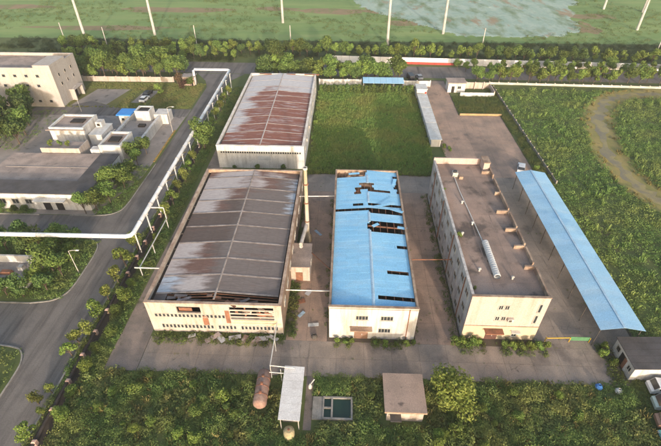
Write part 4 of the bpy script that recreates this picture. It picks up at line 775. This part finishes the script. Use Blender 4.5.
# ------------------------------------------------------------------ vehicles
def car(label, x, y, rz, col, kind='hatch', group=None, s=1.0, cat='car'):
    t = thing('parked_car' if cat == 'car' else cat, label, cat, (x, y, 0), group, rz); paint = mat('paint ' + col, {'white': (.72, .72, .72), 'dark': (.03, .033, .04), 'teal': (.16, .36, .36), 'brown': (.33, .2, .14), 'pale green': (.45, .52, .46), 'grey': (.3, .31, .33)}[col], rough=.35)
    Lh, W = 2.2 * s, .88 * s
    def put(mb, nm, m, par=t, sm=False): o = bpy.data.objects.new(nm, mb.mesh(nm, m, smooth=sm)); COL.objects.link(o); o.parent = par; return o
    if kind == 'van': side = [(-2.3, .35), (2.3, .35), (2.35, .95), (2.0, 1.15), (1.55, 1.95), (-2.25, 2.0), (-2.35, 1.0)]; cab = None
    else: side = [(-2.15, .35), (2.15, .35), (2.25, .62), (2.15, .86), (1.15, .98), (-1.75, 1.02), (-2.2, .88), (-2.25, .6)]; cab = [(1.1, .985), (.45, 1.45), (-1.25, 1.48), (-1.85, 1.02)]
    n = len(side); body = MB(); body.v = [(a * s, -W, b * s) for a, b in side] + [(a * s, W, b * s) for a, b in side]
    body.f = [tuple(range(n)), tuple(range(2 * n - 1, n - 1, -1))] + [((i + 1) % n, i, n + i, n + (i + 1) % n) for i in range(n)]; b_ = put(body, 'body', paint)
    if cab:
        k = MB(); w2 = W * .82; k.v = [(cab[0][0] * s, -W * .95, cab[0][1] * s), (cab[0][0] * s, W * .95, cab[0][1] * s), (cab[3][0] * s, W * .95, cab[3][1] * s), (cab[3][0] * s, -W * .95, cab[3][1] * s), (cab[1][0] * s, -w2, cab[1][1] * s), (cab[1][0] * s, w2, cab[1][1] * s), (cab[2][0] * s, w2, cab[2][1] * s), (cab[2][0] * s, -w2, cab[2][1] * s)]
        k.f = [(4, 5, 1, 0), (5, 6, 2, 1), (6, 7, 3, 2), (7, 4, 0, 3)]; put(k, 'glasshouse', GLASS); r_ = MB().box(cab[2][0] * s, cab[1][0] * s, -w2 * 1.01, w2 * 1.01, cab[1][1] * s - .01, cab[1][1] * s + .05); put(r_, 'roof', paint)
    else:
        put(MB().slab([(1.6 * s, -W * .9, 1.93 * s), (2.03 * s, -W * .9, 1.2 * s), (2.03 * s, W * .9, 1.2 * s), (1.6 * s, W * .9, 1.93 * s)], -.03), 'windscreen', GLASS)
        for sg in (-1, 1): put(MB().box(-1.9 * s, 1.4 * s, sg * W - .012, sg * W + .012, 1.25 * s, 1.75 * s), 'side_window', GLASS)
    for a in (-1.35, 1.35):
        for sg in (-1, 1): put(MB().revolve([(-.1, .02), (-.1, .31), (.1, .31), (.1, .02)], 'y', (a * s, sg * (W - .06), .32), 12), 'wheel', TYRE)
    for sg in (-1, 1): put(MB().box(2.18 * s, 2.25 * s, sg * W * .75 - .15, sg * W * .75 + .15, .62 * s, .78 * s), 'headlight', PWHITE)
    return t
car('white car parked at the back end of the blue canopy', 45.0, 98.5, R(70), 'white', s=1.0)
car('dark van waiting on the road apron beside the gate', 23.4, 160.2, R(100), 'dark', 'van', cat='van')
car('grey car parked at the gate beside the dark van', 26.6, 161, R(100), 'grey')
car('dark car parked on the lawn bay beyond the kiosk', -67.2, 142.5, R(85), 'dark'); car('white car parked on the lawn bay beyond the kiosk', -66.6, 137.8, R(85), 'white')
car('white van standing in bushes beside the grey-roofed shed', 47.6, 37.2, R(175), 'white', 'van', cat='van'); car('pale green van standing in bushes next to the white van', 47.0, 34.6, R(172), 'pale green', 'van', cat='van')
car('brown van standing in bushes between pale green van and teal car', 46.0, 31.9, R(170), 'brown', 'van', cat='van'); car('teal car standing in bushes beside the brown van', 45.3, 29.8, R(175), 'teal')
# sheet debris and little finds
def debris(x, y, l, w_, a, m, label, z=.06, tilt=.04):
    c, s_ = math.cos(a), math.sin(a); P = [(x + u * c - v * s_, y + u * s_ + v * c, z + tilt * (u + l / 2) + rng.uniform(0, .05)) for u, v in ((-l / 2, -w_ / 2), (l / 2, -w_ / 2), (l / 2, w_ / 2), (-l / 2, w_ / 2))]
    tag(MB().slab(P, .03).build('metal_sheet', m), label, 'sheet', 'fallen sheets in front of the torn hall' if 'torn hall' in label else None)
for i, (x, y, l, w_, a) in enumerate(((-20.8, 44.0, 2.6, .9, .7), (-19.6, 44.1, 2.4, .9, -.8), (-17.2, 44.2, 2.0, .8, .2), (-15.6, 43.9, 1.6, .8, 1.2), (-12.8, 44.1, 2.2, .9, .1), (-10.9, 44.3, 1.8, .7, -.5), (-13.6, 43.7, 1.4, .9, .9), (-24.3, 44.3, 1.2, .6, .3))):
    debris(x, y, l, w_, a, SH['w'] if i % 3 else SH['p'], 'pale metal sheet fallen on the weeds before the torn hall front', .3, .05)
for (x, y, l, w_, a, m, lab) in ((-4.6, 47.4, 1.8, .7, .1, PWHITE, 'white sheet lying in the alley near the blue-roofed hall corner'), (-6.8, 49.6, 1.4, .6, .9, SH['u'], 'blue sheet lying in the alley below the crossing pipe'), (-5.2, 71.5, 2.2, .6, -.9, SH['u'], 'blue sheet lying in the alley beside the chimney'), (-7.2, 52.5, 1.6, 1.0, .3, RUSTM, 'rusty sheet lying in the alley before the boiler house'), (-6.0, 54.6, 1.2, .9, 1.1, SH['w'], 'pale blue sheet lying at the boiler house door')): debris(x, y, l, w_, a, m, lab)
for (x, y, col, lab) in ((38.3, 37.4, mat('blue tarp', (.06, .2, .5)), 'blue plastic sack at the yard edge'), (40.9, 36.8, PWHITE, 'white plastic sack at the yard edge'), (-4.3, 44.9, DKMETAL, 'dark sack on the alley mouth')):
    tag(MB().revolve([(.02, .45), (.25, .55), (.55, .4), (.7, .12), (.8, .2)], 'z', (x, y, 0), 9).build('sack', col), lab, 'sack')
t = thing('barrier', 'yellow and green barrier bar across the right yard', 'barrier', (35.5, 45, 0))
MB().tube([(33.2, 45.4, .95), (37.0, 45.6, .95)], .08, 6).build('bar', mat('yellow bar', (.55, .36, .04)), t); bx('mesh_panel', mat('green mesh', (.08, .2, .1)), t, 37.05, 40.2, 45.58, 45.64, .3, 1.2)
for x in (33.2, 37.03, 40.2): MB().tube([(x, 45.5, 0), (x, 45.5, 1.1)], .07, 6).build('post', MATS['yellow bar'], t)

# ------------------------------------------------------------------ vegetation
G1 = leaf_mat('leaf mid', (0.089, 0.145, 0.035), (0.159, 0.219, 0.053))
G2 = leaf_mat('leaf yellow green', (0.115, 0.180, 0.038), (0.215, 0.275, 0.062))
G3 = leaf_mat('leaf dark', (0.063, 0.111, 0.034), (0.118, 0.169, 0.048))
G4 = leaf_mat('leaf golden', (0.165, 0.200, 0.045), (0.25, 0.27, 0.07))
G5 = leaf_mat('leaf russet', (0.085, 0.050, 0.034), (0.12, 0.075, 0.045))
TH = leaf_mat('thicket leaf', (0.085, 0.143, 0.041), (0.157, 0.224, 0.063), (0.205, 0.217, 0.067), 0.16)
RE = leaf_mat('field leaf', (0.098, 0.164, 0.045), (0.168, 0.239, 0.063), (0.210, 0.239, 0.070), 0.07)
LG = leaf_mat('lawn grass blade', (0.109, 0.193, 0.048), (0.195, 0.283, 0.070), (0.242, 0.248, 0.074), 0.10)
DRY = leaf_mat('dry grass blade', (0.16, 0.135, 0.05), (0.22, 0.18, 0.075))
def tree_proto(seed, h, trunk_h, rad, nleaf, leaf, m, cat_label, shape='round', blobs=9):
    g = np.random.default_rng(seed); t = thing('proto', 'x', 'tree')
    mb = MB(); lean = g.normal(scale=.15, size=2); top = (float(lean[0]), float(lean[1]), h * .72)
    mb.tube([(0, 0, 0), (float(lean[0]) * .4, float(lean[1]) * .4, trunk_h), top], max(.10, h * .024), 7, .05)
    C = []; Nn = []
    for b in range(blobs):
        if shape == 'cone': f = (b + .5) / blobs; bz = trunk_h + (h - trunk_h) * f * .92; rr = rad * (1.05 - .8 * f) * .55; off = rad * (1 - .85 * f) * .62
        elif shape == 'column': f = (b + .5) / blobs; bz = trunk_h * .3 + (h - trunk_h * .3) * f * .9; rr = rad * .75 * (1 - .35 * f); off = rad * .25
        else: f = g.uniform(0, 1); bz = trunk_h + (h - trunk_h) * (.22 + .62 * f); rr = rad * g.uniform(.34, .52); off = rad * g.uniform(.25, .72) * (1 - .45 * f)
        a = 2.4 * b + g.uniform(-.4, .4); c = np.array([math.cos(a) * off, math.sin(a) * off, bz]); n = nleaf // blobs
        mb.tube([(float(lean[0]) * .4, float(lean[1]) * .4, min(trunk_h * .9 + .1 * b * .3, bz * .8)), tuple(float(v) for v in c)], max(.05, h * .010), 5, .025)
        u = g.normal(size=(n, 3)); u /= np.linalg.norm(u, axis=1, keepdims=True); r_ = rr * g.uniform(.45, 1.12, n) ** .7
        C.append(c + u * r_[:, None] * np.array([1, 1, .85])); Nn.append(u + g.normal(scale=.55, size=(n, 3)))
    C = np.concatenate(C); C[:, 2] = np.maximum(C[:, 2], .15); V, F = leaf_quads(C, np.concatenate(Nn), leaf * g.uniform(.6, 1.35, len(C)), g)
    o = mb.build('trunk', BARK, t); o2 = mesh_obj('crown', np_mesh('crown', V, F, m), t); return t
protos = {}
def plant(kind, x, y, s, label, cat='tree', group=None, name=None, z=0):
    p = protos[kind]; lst = p['list']; src = lst[p['n'] % len(lst)]
    if p['used'][p['n'] % len(lst)]: t = copy_tree(src)
    else: t = src; p['used'][p['n'] % len(lst)] = True
    p['n'] += 1; t.name = name or p['name']; t.location = (x, y, z); t.rotation_euler = (0, 0, rng.uniform(0, 6.28)); q = s * rng.uniform(.88, 1.12); t.scale = (q * rng.uniform(.92, 1.08), q * rng.uniform(.92, 1.08), q)
    tag(t, label, cat, group); return t
def defp(kind, name, specs):
    protos[kind] = {'list': [tree_proto(*s) for s in specs], 'used': [False] * len(specs), 'n': 0, 'name': name}
defp('mid', 'broadleaf_tree', [(i, 6.2, 1.5, 2.6, 2000, .38, G1, '', 'round', 11) for i in range(3)])
defp('dark', 'broadleaf_tree', [(10 + i, 6.4, 1.4, 2.4, 1900, .38, G3, '', 'round', 11) for i in range(3)])
defp('road', 'roadside_tree', [(20 + i, 5.4, 1.2, 2.0, 900, .46, G2, '', 'round', 8) for i in range(3)])
defp('big', 'tall_tree', [(30, 13.5, 2.2, 4.2, 3600, .5, G3, '', 'round', 18)])
defp('gold', 'street_tree', [(40 + i, 3.0, 1.1, 1.15, 700, .24, G4 if i != 1 else G2, '', 'round', 7) for i in range(3)])
defp('cone', 'conifer_shrub', [(50 + i, 3.4, .3, 1.0, 700, .3, G3 if i else G1, '', 'column', 6) for i in range(2)])
defp('russet', 'russet_tree', [(60, 5.0, 1.2, 2.0, 1200, .36, G5, '', 'round', 9)])
defp('lush', 'bushy_tree', [(70 + i, 4.6, .7, 2.3, 2600, .30, G2 if i == 0 else G1, '', 'round', 12) for i in range(2)])
defp('lime', 'lime_tree', [(91, 5.2, .7, 2.6, 3600, .26, leaf_mat('leaf lime', (0.135, 0.205, 0.042), (0.26, 0.31, 0.075)), '', 'round', 14)])
defp('shrub', 'shrub', [(80 + i, 1.9, .2, 1.1, 700, .24, G1 if i else G2, '', 'round', 6) for i in range(2)])
ADJ = {'road': 'yellow-green', 'mid': 'mid-green bushy', 'dark': 'dark green', 'lush': 'bright bushy'}
# far roadside row
x = -118
while x < 150:
    kd = rng.choice(['road', 'road', 'road', 'mid', 'dark'])
    plant(kd, x, 187.5 - (x + 118) * .036 + rng.uniform(-1.4, 1.4), rng.uniform(.8, 1.3), ADJ[kd] + ' roadside tree in the row beyond the main road', group='tree row beyond the main road'); x += rng.uniform(2.6, 4.4)
# groves on the near side of the main road
def grove(kinds, x0, x1, y0, y1, n, dmin, label, group, s=1.0, excl=None):
    P = []; tries = 0
    while len(P) < n and tries < 6000:
        tries += 1; p = (rng.uniform(x0, x1), rng.uniform(y0, y1))
        if excl and excl(*p): continue
        if all((p[0] - q[0]) ** 2 + (p[1] - q[1]) ** 2 > dmin ** 2 for q in P): P.append(p)
    for p in P:
        kd = rng.choice(kinds); plant(kd, p[0], p[1], s * rng.uniform(.75, 1.2), ADJ[kd] + ' ' + label, group=group)
grove(['mid', 'mid', 'dark', 'road'], -108, -60, 156, 165.5, 34, 3.2, 'tree in the grove behind the low lawn wall', 'grove behind the lawn wall', 1.3)
grove(['mid', 'dark'], -140, -93, 150, 165, 16, 4.0, 'tree behind the beige block', 'trees behind the beige block', 1.1)
grove(['mid', 'mid', 'dark', 'road'], -31, 19, 156.0, 163.0, 34, 3.0, 'tree between boundary wall and main road near carport', 'trees behind the carport wall', 1.22)
grove(['road', 'dark', 'mid'], -118, -45, 177.5, 182, 26, 3.2, 'low tree on the far verge beyond the main road', 'low trees on the far road verge', .85)
plant('big', -25.5, 164.0, .98, 'tall dark pointed tree standing above the road verge trees')
grove(['road', 'mid', 'road'], 46, 132, 157.6, 160.5, 34, 2.7, 'small tree between the white boundary wall and the main road', 'near roadside trees right', 1.0)
grove(['road', 'mid'], 40, 135, 168.5, 170.5, 24, 3.4, 'small tree in front of the white hoarding', 'trees before the hoarding', .85)
x = -8.5
while x < 22.5: plant('cone', x, 146.3 + rng.uniform(-.3, .3), .95, 'clipped upright hedge shrub in the row along the grass plot', 'hedge shrub', 'hedge row along the grass plot'); x += 1.28
# left side trees
for (k, x, y, s) in (('russet', -58.5, 149.5, 1.0), ('russet', -55.8, 146.5, .8)): plant(k, x, y, s, 'dark russet tree on the lawn near the gate kiosk', group='russet trees near the kiosk')
plant('mid', -54.6, 150.0, .7, 'round green tree beside the pink gate kiosk'); plant('road', -62.5, 141, .75, 'small yellow-green tree on the lawn near the parked cars'); 
for x, y in ((-101, 127.5), (-97.5, 123), (-104, 121), (-94.5, 118.5), (-100, 116.5), (-106, 115), (-92, 112.5), (-97, 111), (-102.5, 109), (-90.5, 107), (-95, 105), (-109, 123)): (lambda kd: plant(kd, x, y, 1.45, ADJ[kd] + ' dense tree on the plaza below the beige block', group='trees below the beige block'))(rng.choice(['mid', 'dark', 'dark']))
for x, y, s in ((-55.2, 99.5, .8), (-53.2, 103.0, .75), (-53.4, 97.2, .6)): plant('mid', x, y, s * 1.3, 'green tree beside the white box house wall', group='trees beside the box house')
for x, y, s in ((-55.4, 77.8, .8), (-53.5, 80.6, .82), (-54.2, 84.0, .85), (-52.6, 86.8, .8), (-54.5, 89.5, .7), (-57.2, 76.4, .75), (-53.0, 91.5, .6)): plant('mid', x, y, s * 1.3, 'leafy tree in the planted corner between workshop wing and road', group='trees at the workshop corner')
for x, y, s in ((-76.2, 76.4, .42), (-73.0, 76.3, .4), (-70.6, 76.3, .42), (-79.5, 76.4, .45)): plant('dark', x, y, s, 'small dark tree in front of the white workshop wall', group='trees before the workshop front')
for x, y, s in ((-64.5, 65.5, .75), (-60.8, 64.5, .8), (-57.4, 66.0, .7), (-54.3, 65.3, .7), (-56.4, 62.3, .8), (-53.2, 61.8, .7), (-55.0, 58.4, .85), (-52.4, 57.0, .75), (-55.6, 55.2, .8), (-53.4, 53.4, .7), (-62.4, 62.6, .6), (-67.5, 64.0, .7), (-70.5, 66, .8), (-60.0, 52.0, .7), (-57.0, 51.9, .6), (-64.5, 52.2, .7)): (lambda kd: plant(kd, x, y, s * 1.3, ADJ[kd] + ' tree in the triangular plot around the walled yard', group='trees around the walled yard'))(rng.choice(['mid', 'lush', 'dark']))
for x, y, s in ((-53.0, 36.5, .7), (-56.5, 38, .7), (-53.5, 33, .7), (-58, 34.0, .8)): plant('dark', x, y, s, 'dark green tree below the side street corner', group='trees below the side street')
plant('mid', -38.3, 106.5, 1.6, 'large round dark tree between pipeline and path beside the white-walled hall')
# street trees along road verge
for x, y, s in ((-43.0, 31.9, .62), (-41.4, 27.0, .7), (-41.3, 30.2, .5), (-41.9, 33.6, .55), (-42.0, 39.9, .8), (-42.0, 42.2, .85), (-41.2, 44.0, .8), (-41.4, 47.6, .8), (-41.3, 51.6, .75), (-41.3, 55.8, .8), (-41.5, 60.0, .95), (-41.2, 64.9, 1.0), (-38.5, 75.5, .8), (-38.6, 80.2, .85), (-38.8, 85.0, .8), (-38.7, 89.6, .8), (-38.8, 94, .8), (-39.0, 98.5, .8), (-39.0, 114, .8), (-39.2, 119, .8), (-39.2, 124, .85), (-39.2, 130, .8), (-39.2, 136, .85), (-39.2, 142, .9)):
    plant('gold', x, y, s * 1.55, ('small golden green', 'small yellow-green', 'small golden green')[protos['gold']['n'] % 3] + ' street tree in the verge between road and trench', group='street trees along the trench')
for x, y, s in ((-38.5, 48.5, .8), (-38.2, 51.5, .9), (-37.5, 44.0, .75), (-38.4, 55, .7), (-38.6, 41, .6), (-38.4, 37.6, .8), (-38.7, 33.5, .7), (-38.3, 29.8, .8), (-38.2, 60, .6), (-38.4, 68, .6)): plant('lush', x, y, s * .7, 'bright bushy shrub tree beside the trench pipe', group='shrub trees beside the trench')
plant('lime', 15.5, 34.0, 1.4, 'round yellow-green tree at the yard edge beside the brown-roofed hut')
k_ = 0
while k_ < 46:
    x, y = rng.uniform(-37, 41), rng.uniform(24, 36.6)
    if any(a - 1.2 < x < b + 1.2 and c - 1.2 < y < e + 1.2 for a, b, c, e in ((-12.3, -9.9, 31.6, 37.8), (-8.3, -3.6, 28, 37.8), (-3.8, 2.2, 30.6, 34.8), (5.9, 12.1, 29.6, 37), (12.8, 18.2, 31, 37.9))): continue
    k_ += 1; kd = rng.choice(['lush', 'dark', 'mid', 'lush', 'shrub']); plant(kd, x, y, rng.uniform(.85, 1.3) if kd == 'shrub' else rng.uniform(.24, .46), {'lush': 'bright bushy', 'dark': 'dark green', 'mid': 'mid-green', 'shrub': 'low spreading'}[kd] + ' shrub standing out of the foreground thicket', 'shrub', 'single shrubs in the foreground thicket', 'thicket_shrub')
plant('lush', -28, 96.2, .3, 'small shrub at the foot of the white-walled hall', 'shrub', 'shrubs at the white hall foot'); plant('lush', -22, 96.1, .34, 'small shrub at the foot of the white-walled hall', 'shrub', 'shrubs at the white hall foot'); plant('lush', -15.5, 96.0, .42, 'small shrub at the foot of the white-walled hall', 'shrub', 'shrubs at the white hall foot')
for x in (-75.5, -73.2, -71): plant('shrub', x, 99, .8, 'shrub growing on the tan terrace of the planter block', 'shrub', 'shrubs on the terrace', z=4.4)
for x, y, s in ((20.5, 60.4, .55), (20.4, 75, .35), (20.6, 48, .3)): plant('shrub', x, y, s, 'yellow-green weed tuft rooted on the office roof edge', 'weed', 'weeds on the office roof', 'roof_weed', 9.16)
for x, y, s in ((19.6, 44.4, 1), (21, 44.3, 1.05), (22.2, 44.5, .9), (26.2, 44.2, .85), (27.4, 43.9, 1), (28.7, 43.8, 1), (30.2, 43.9, 1.05), (31.6, 44.0, 1), (33, 44.2, .9), (18.4, 44.5, .9)): plant('shrub', x, y, s * .82, 'green shrub at the foot of the yellow office front', 'shrub', 'shrubs before the office front')
for x, y, s in ((-.6, 44.0, .8), (.8, 43.8, .85), (1.8, 44.0, .7), (5.6, 43.9, .7), (7.2, 43.8, .8), (9, 43.8, .8), (10.6, 43.9, .8), (11.8, 44.2, .7)): plant('shrub', x, y, s * .7, 'green shrub at the foot of the white front below the blue roof', 'shrub', 'shrubs before the white front')
for x, y in ((42.0, 44.2), (42.3, 41.6), (41.4, 43.0), (48.3, 95.8), (48.8, 98.2), (28.4, 107.5), (27.2, 109.2), (20.0, 82), (24.4, 70), (-10.5, 128), (-8.7, 122), (-8.9, 134)): plant('shrub', x, y, .8, 'stray green shrub growing beside a wall or yard edge', 'shrub', 'stray shrubs around the yard') if not (19.6 < x < 31.4 and 45 < y < 86) else None
for k in protos.values():
    for u, o in zip(k['used'], k['list']):
        if not u:
            for c in list(o.children): bpy.data.objects.remove(c)
            bpy.data.objects.remove(o)

g = nrg
bush = [bush_arr(g, 70, .62, .75, .14) for _ in range(5)]; bushs = [bush_arr(g, 22, .5, .5, .2) for _ in range(5)]; fieldb = [bush_arr(g, 26, .7, .62, .21) for _ in range(6)]; bigb = [bush_arr(g, 210, 1.15, 1.4, .19) for _ in range(4)]
tuft = [tuft_arr(g, 16, .35, .55) for _ in range(5)]; reed = [tuft_arr(g, 14, .45, 1.25) for _ in range(3)]
def stuff(name, m, pts, protos_, a, b, label, cat, zs=None, z=0.0):
    o = scatter(name, m, pts, protos_, a, b, g, z, zs); o['kind'] = 'stuff'; tag(o, label, cat); return o
EX = [(-12.3, -9.9, 31.6, 37.8), (-8.3, -3.6, 28.6, 37.8), (-3.8, 2.2, 30.6, 34.8), (5.9, 12.1, 30.2, 37.0), (43.0, 52, 28.5, 44.6), (-50, -39.0, 0, 37.7)]
P = rand_pts(g, 7600, -39, 56, 18, 37.9, excl=EX); q = patchy(P, .22, 3); A = P[q < .52]; B = P[(q >= .52) & (patchy(P, .5, 11) < .82)]
stuff('thicket', TH, A, bush, .6, 1.35, 'lush green thicket of low bushes covering the foreground plot', 'bushes', zs=.3 + 1.3 * patchy(A, .45))
stuff('pale_thicket', leaf_mat('pale thicket leaf', (0.110, 0.158, 0.048), (0.193, 0.235, 0.076), (0.225, 0.205, 0.071), .3), B, bushs, .9, 1.7, 'paler low weeds in patches between the foreground bushes', 'weeds', zs=.3 + 1.2 * patchy(B, .6))
P = rand_pts(g, 1500, -39, 56, 18, 37.9, excl=EX); P = P[patchy(P, .5, 7) > .55]; stuff('thicket_grass', DRY, P, tuft, .8, 1.5, 'dry grass tufts among the foreground bushes', 'grass')
P = rand_pts(g, 420, -37.5, 52, 19, 36.4, excl=[(e[0] - .9, e[1] + .9, e[2] - .9, e[3] + .9) for e in EX]); stuff('tall_bushes', TH, P, bigb, .6, 1.15, 'taller rounded bushes rising out of the foreground thicket', 'bushes')
SB = offset_line(ST, 3.7); SBb = offset_line(ST, -3.7); SPOLY = SB + SBb[::-1]
FEX = [SPOLY, (43, 52.1, 28.5, 44.6)]
P = rand_pts(g, 17000, 47.6, 128, 22, 151.5, excl=FEX); P = P[(P[:, 0] > 51.9) | (P[:, 1] < 92)]; P = P[P[:, 0] < 56 + P[:, 1] * .52]
stuff('field_plants', RE, P, fieldb, .7, 1.45, 'dense green weeds and reeds covering the field right of the canopy', 'weeds', zs=.6 + .9 * patchy(P, .2, 2))
P = rand_pts(g, 1500, 47.6, 128, 22, 151.5, excl=FEX); P = P[(P[:, 0] > 51.9) | (P[:, 1] < 92)]; P = P[P[:, 0] < 56 + P[:, 1] * .52]
stuff('field_reeds', RE, P[patchy(P, .12, 5) > .5], reed, .6, 1.0, 'taller reeds standing among the field weeds', 'reeds')
P = rand_pts(g, 1900, 60, 130, 40, 152, excl=[offset_line(ST, 2.2) + offset_line(ST, -2.2)[::-1]]); P = P[in_poly(P[:, 0], P[:, 1], offset_line(ST, 5) + offset_line(ST, -5)[::-1])]
stuff('bank_grass', DRY, P, tuft, .7, 1.3, 'dry yellow grass tufts on the stream banks', 'grass')
P = rand_pts(g, 10500, -9.0, 23.2, 95, 152.5, excl=[(5.5, 19.8, 147, 152)]); stuff('plot_grass', LG, P, tuft, .7, 1.6, 'rough green grass on the plot behind the blue-roofed hall', 'grass')
P = rand_pts(g, 1500, -9, 23, 96, 146); P = P[patchy(P, .2, 1) > .5]; stuff('plot_weeds', leaf_mat('plot weed leaf', (0.125, 0.182, 0.045), (0.213, 0.259, 0.070), (0.237, 0.209, 0.070), .15), P, bushs, .6, 1.6, 'low leafy weeds scattered through the grass plot', 'weeds')
P = rand_pts(g, 320, -9, 27, 94.6, 97.2); stuff('plot_hedge', TH, P, bush, .8, 1.2, 'dark overgrown hedge along the near edge of the grass plot', 'hedge')
P = np.concatenate([rand_pts(g, 260, -30.5, -9.4, 43.0, 45.1), rand_pts(g, 150, -9.2, -7.6, 45, 57), rand_pts(g, 60, -9.2, -8.4, 64, 84), rand_pts(g, 70, -1.6, 12, 43.2, 44.9, excl=[(2.4, 5, 40, 46)]), rand_pts(g, 150, 18.3, 19.5, 45, 86), rand_pts(g, 140, 18.5, 33.2, 42.6, 45.4, excl=[(23.3, 25.7, 40, 46)]), rand_pts(g, 50, -2.8, -2.0, 46, 85), rand_pts(g, 40, 12.1, 12.7, 46, 84), rand_pts(g, 80, 41, 43.2, 38, 45), rand_pts(g, 60, 26.5, 27.3, 95, 140), rand_pts(g, 160, -31, -12, 85.6, 96.4)])
P = np.concatenate([P, rand_pts(g, 420, 40.5, 52, 26.5, 38.8, excl=[(44.9, 50, 36.2, 38.2), (44.4, 49.5, 33.6, 35.7), (43.4, 48.5, 30.9, 33.0), (42.8, 47.8, 28.9, 30.8)])])
stuff('wall_weeds', TH, P, bushs, .6, 1.25, 'green weeds growing along the foot of the factory walls', 'weeds')
P = np.concatenate([rand_pts(g, 2600, -39.2, -36.4, 20, 150), rand_pts(g, 420, -41.9, -41.1, 15, 110), rand_pts(g, 300, -42.5, -39.5, 110, 150)]); stuff('verge_grass', TH, P, bushs, .5, 1.15, 'overgrown grass verge between the road trench and the factory path', 'grass')
P = np.concatenate([rand_pts(g, 1500, -72, -49.8, 51.6, 67.4, excl=[(-75.5, -57, 53.5, 61)]), rand_pts(g, 420, -72, -50, 25, 40.6), rand_pts(g, 420, -56, -50, 76.6, 97), rand_pts(g, 200, -84, -69, 75.9, 77.3), rand_pts(g, 500, -112, -88, 104, 129)]); stuff('plot_undergrowth', TH, P, bushs, .5, 1.2, 'low undergrowth below the trees left of the road', 'undergrowth')
P = np.concatenate([rand_pts(g, 700, -130, 150, 181, 189, excl=[(-20, 140, 160, 182)]), rand_pts(g, 1300, -150, 150, 190, 204), rand_pts(g, 350, -150, -45, 176, 184)]); stuff('ditch_bushes', leaf_mat('ditch leaf', (0.036, 0.062, 0.02), (0.07, 0.098, 0.03)), P, bigb, .6, 1.1, 'dark green bushes along the ditch behind the far trees', 'bushes')
P = rand_pts(g, 5200, -200, 190, 205, 300, excl=[[(62 + (x - 62) * .94, 262 + (y - 262) * .93) for x, y in NP]]); stuff('field_tussocks', RE, P[patchy(P, .03, 4) > .45], fieldb, .7, 1.9, 'scattered green tussocks in the far farm field', 'tussocks')
P = rand_pts(g, 5200, -91.5, -50, 132, 152.8, excl=[(-90, -74, 132.5, 147.5), (-71, -64.3, 135.5, 146.5), (-58, -53, 150.5, 154.5)]); stuff('lawn_grass', leaf_mat('dry lawn blade', (0.13, 0.17, 0.05), (0.21, 0.235, 0.08), (0.25, 0.22, 0.09), .2), P, tuft, .35, .75, 'short dry grass on the lawn before the beige block', 'grass')
P = rand_pts(g, 900, 35.6, 48.5, 130.6, 144.5); stuff('court_planting', TH, P, bush, .6, 1.0, 'overgrown planting bed below the gatehouse court', 'plants')
P = rand_pts(g, 420, 48.4, 51.2, 92, 152); stuff('wall_side_growth', TH, P, bush, .8, 1.3, 'green growth along the inside of the grey field wall', 'plants')
struct(MB().poly([(35.5, 130.2, .03), (48.6, 130.2, .03), (48.6, 144.9, .03), (35.5, 144.9, .03)]).build('planting_bed', GROUND)); struct(strip_wall(MB(), [(35.6, 130.3), (48.5, 130.3)], .3, 0, .6).build('kerb', mat('tan kerb', (.40, .27, .14))))

# ------------------------------------------------------------------ haze
hm = bpy.data.materials.new('haze'); hm.use_nodes = True; hn = hm.node_tree
for n_ in list(hn.nodes):
    if n_.type == 'BSDF_PRINCIPLED': hn.nodes.remove(n_)
pv = hn.nodes.new('ShaderNodeVolumePrincipled'); pv.inputs['Color'].default_value = (0.93, 0.93, 0.93, 1); pv.inputs['Density'].default_value = 0.00018; pv.inputs['Anisotropy'].default_value = 0.0
hn.links.new(pv.outputs[0], hn.nodes['Material Output'].inputs['Volume'])
hz = MB().box(-950, 950, -450, 1550, -1.0, 64.0).build('haze', hm); hz['kind'] = 'stuff'; P = rand_pts(g, 900, -36, 48, 38, 94, excl=[(-31, -9, 45, 88), (-2, 12, 45, 86), (19.5, 31.5, 45.6, 86), (-36, -9, 46, 95)]); P[::2, 1] = np.round((P[::2, 1] - 37.8) / 3.2) * 3.2 + 37.8; stuff('joint_weeds', TH, P[patchy(P, .3, 9) > .45], bushs, .2, .5, 'small weeds growing in cracks and joints of the yard', 'weeds')
tag(hz, 'thin pale evening haze over the whole site', 'haze')
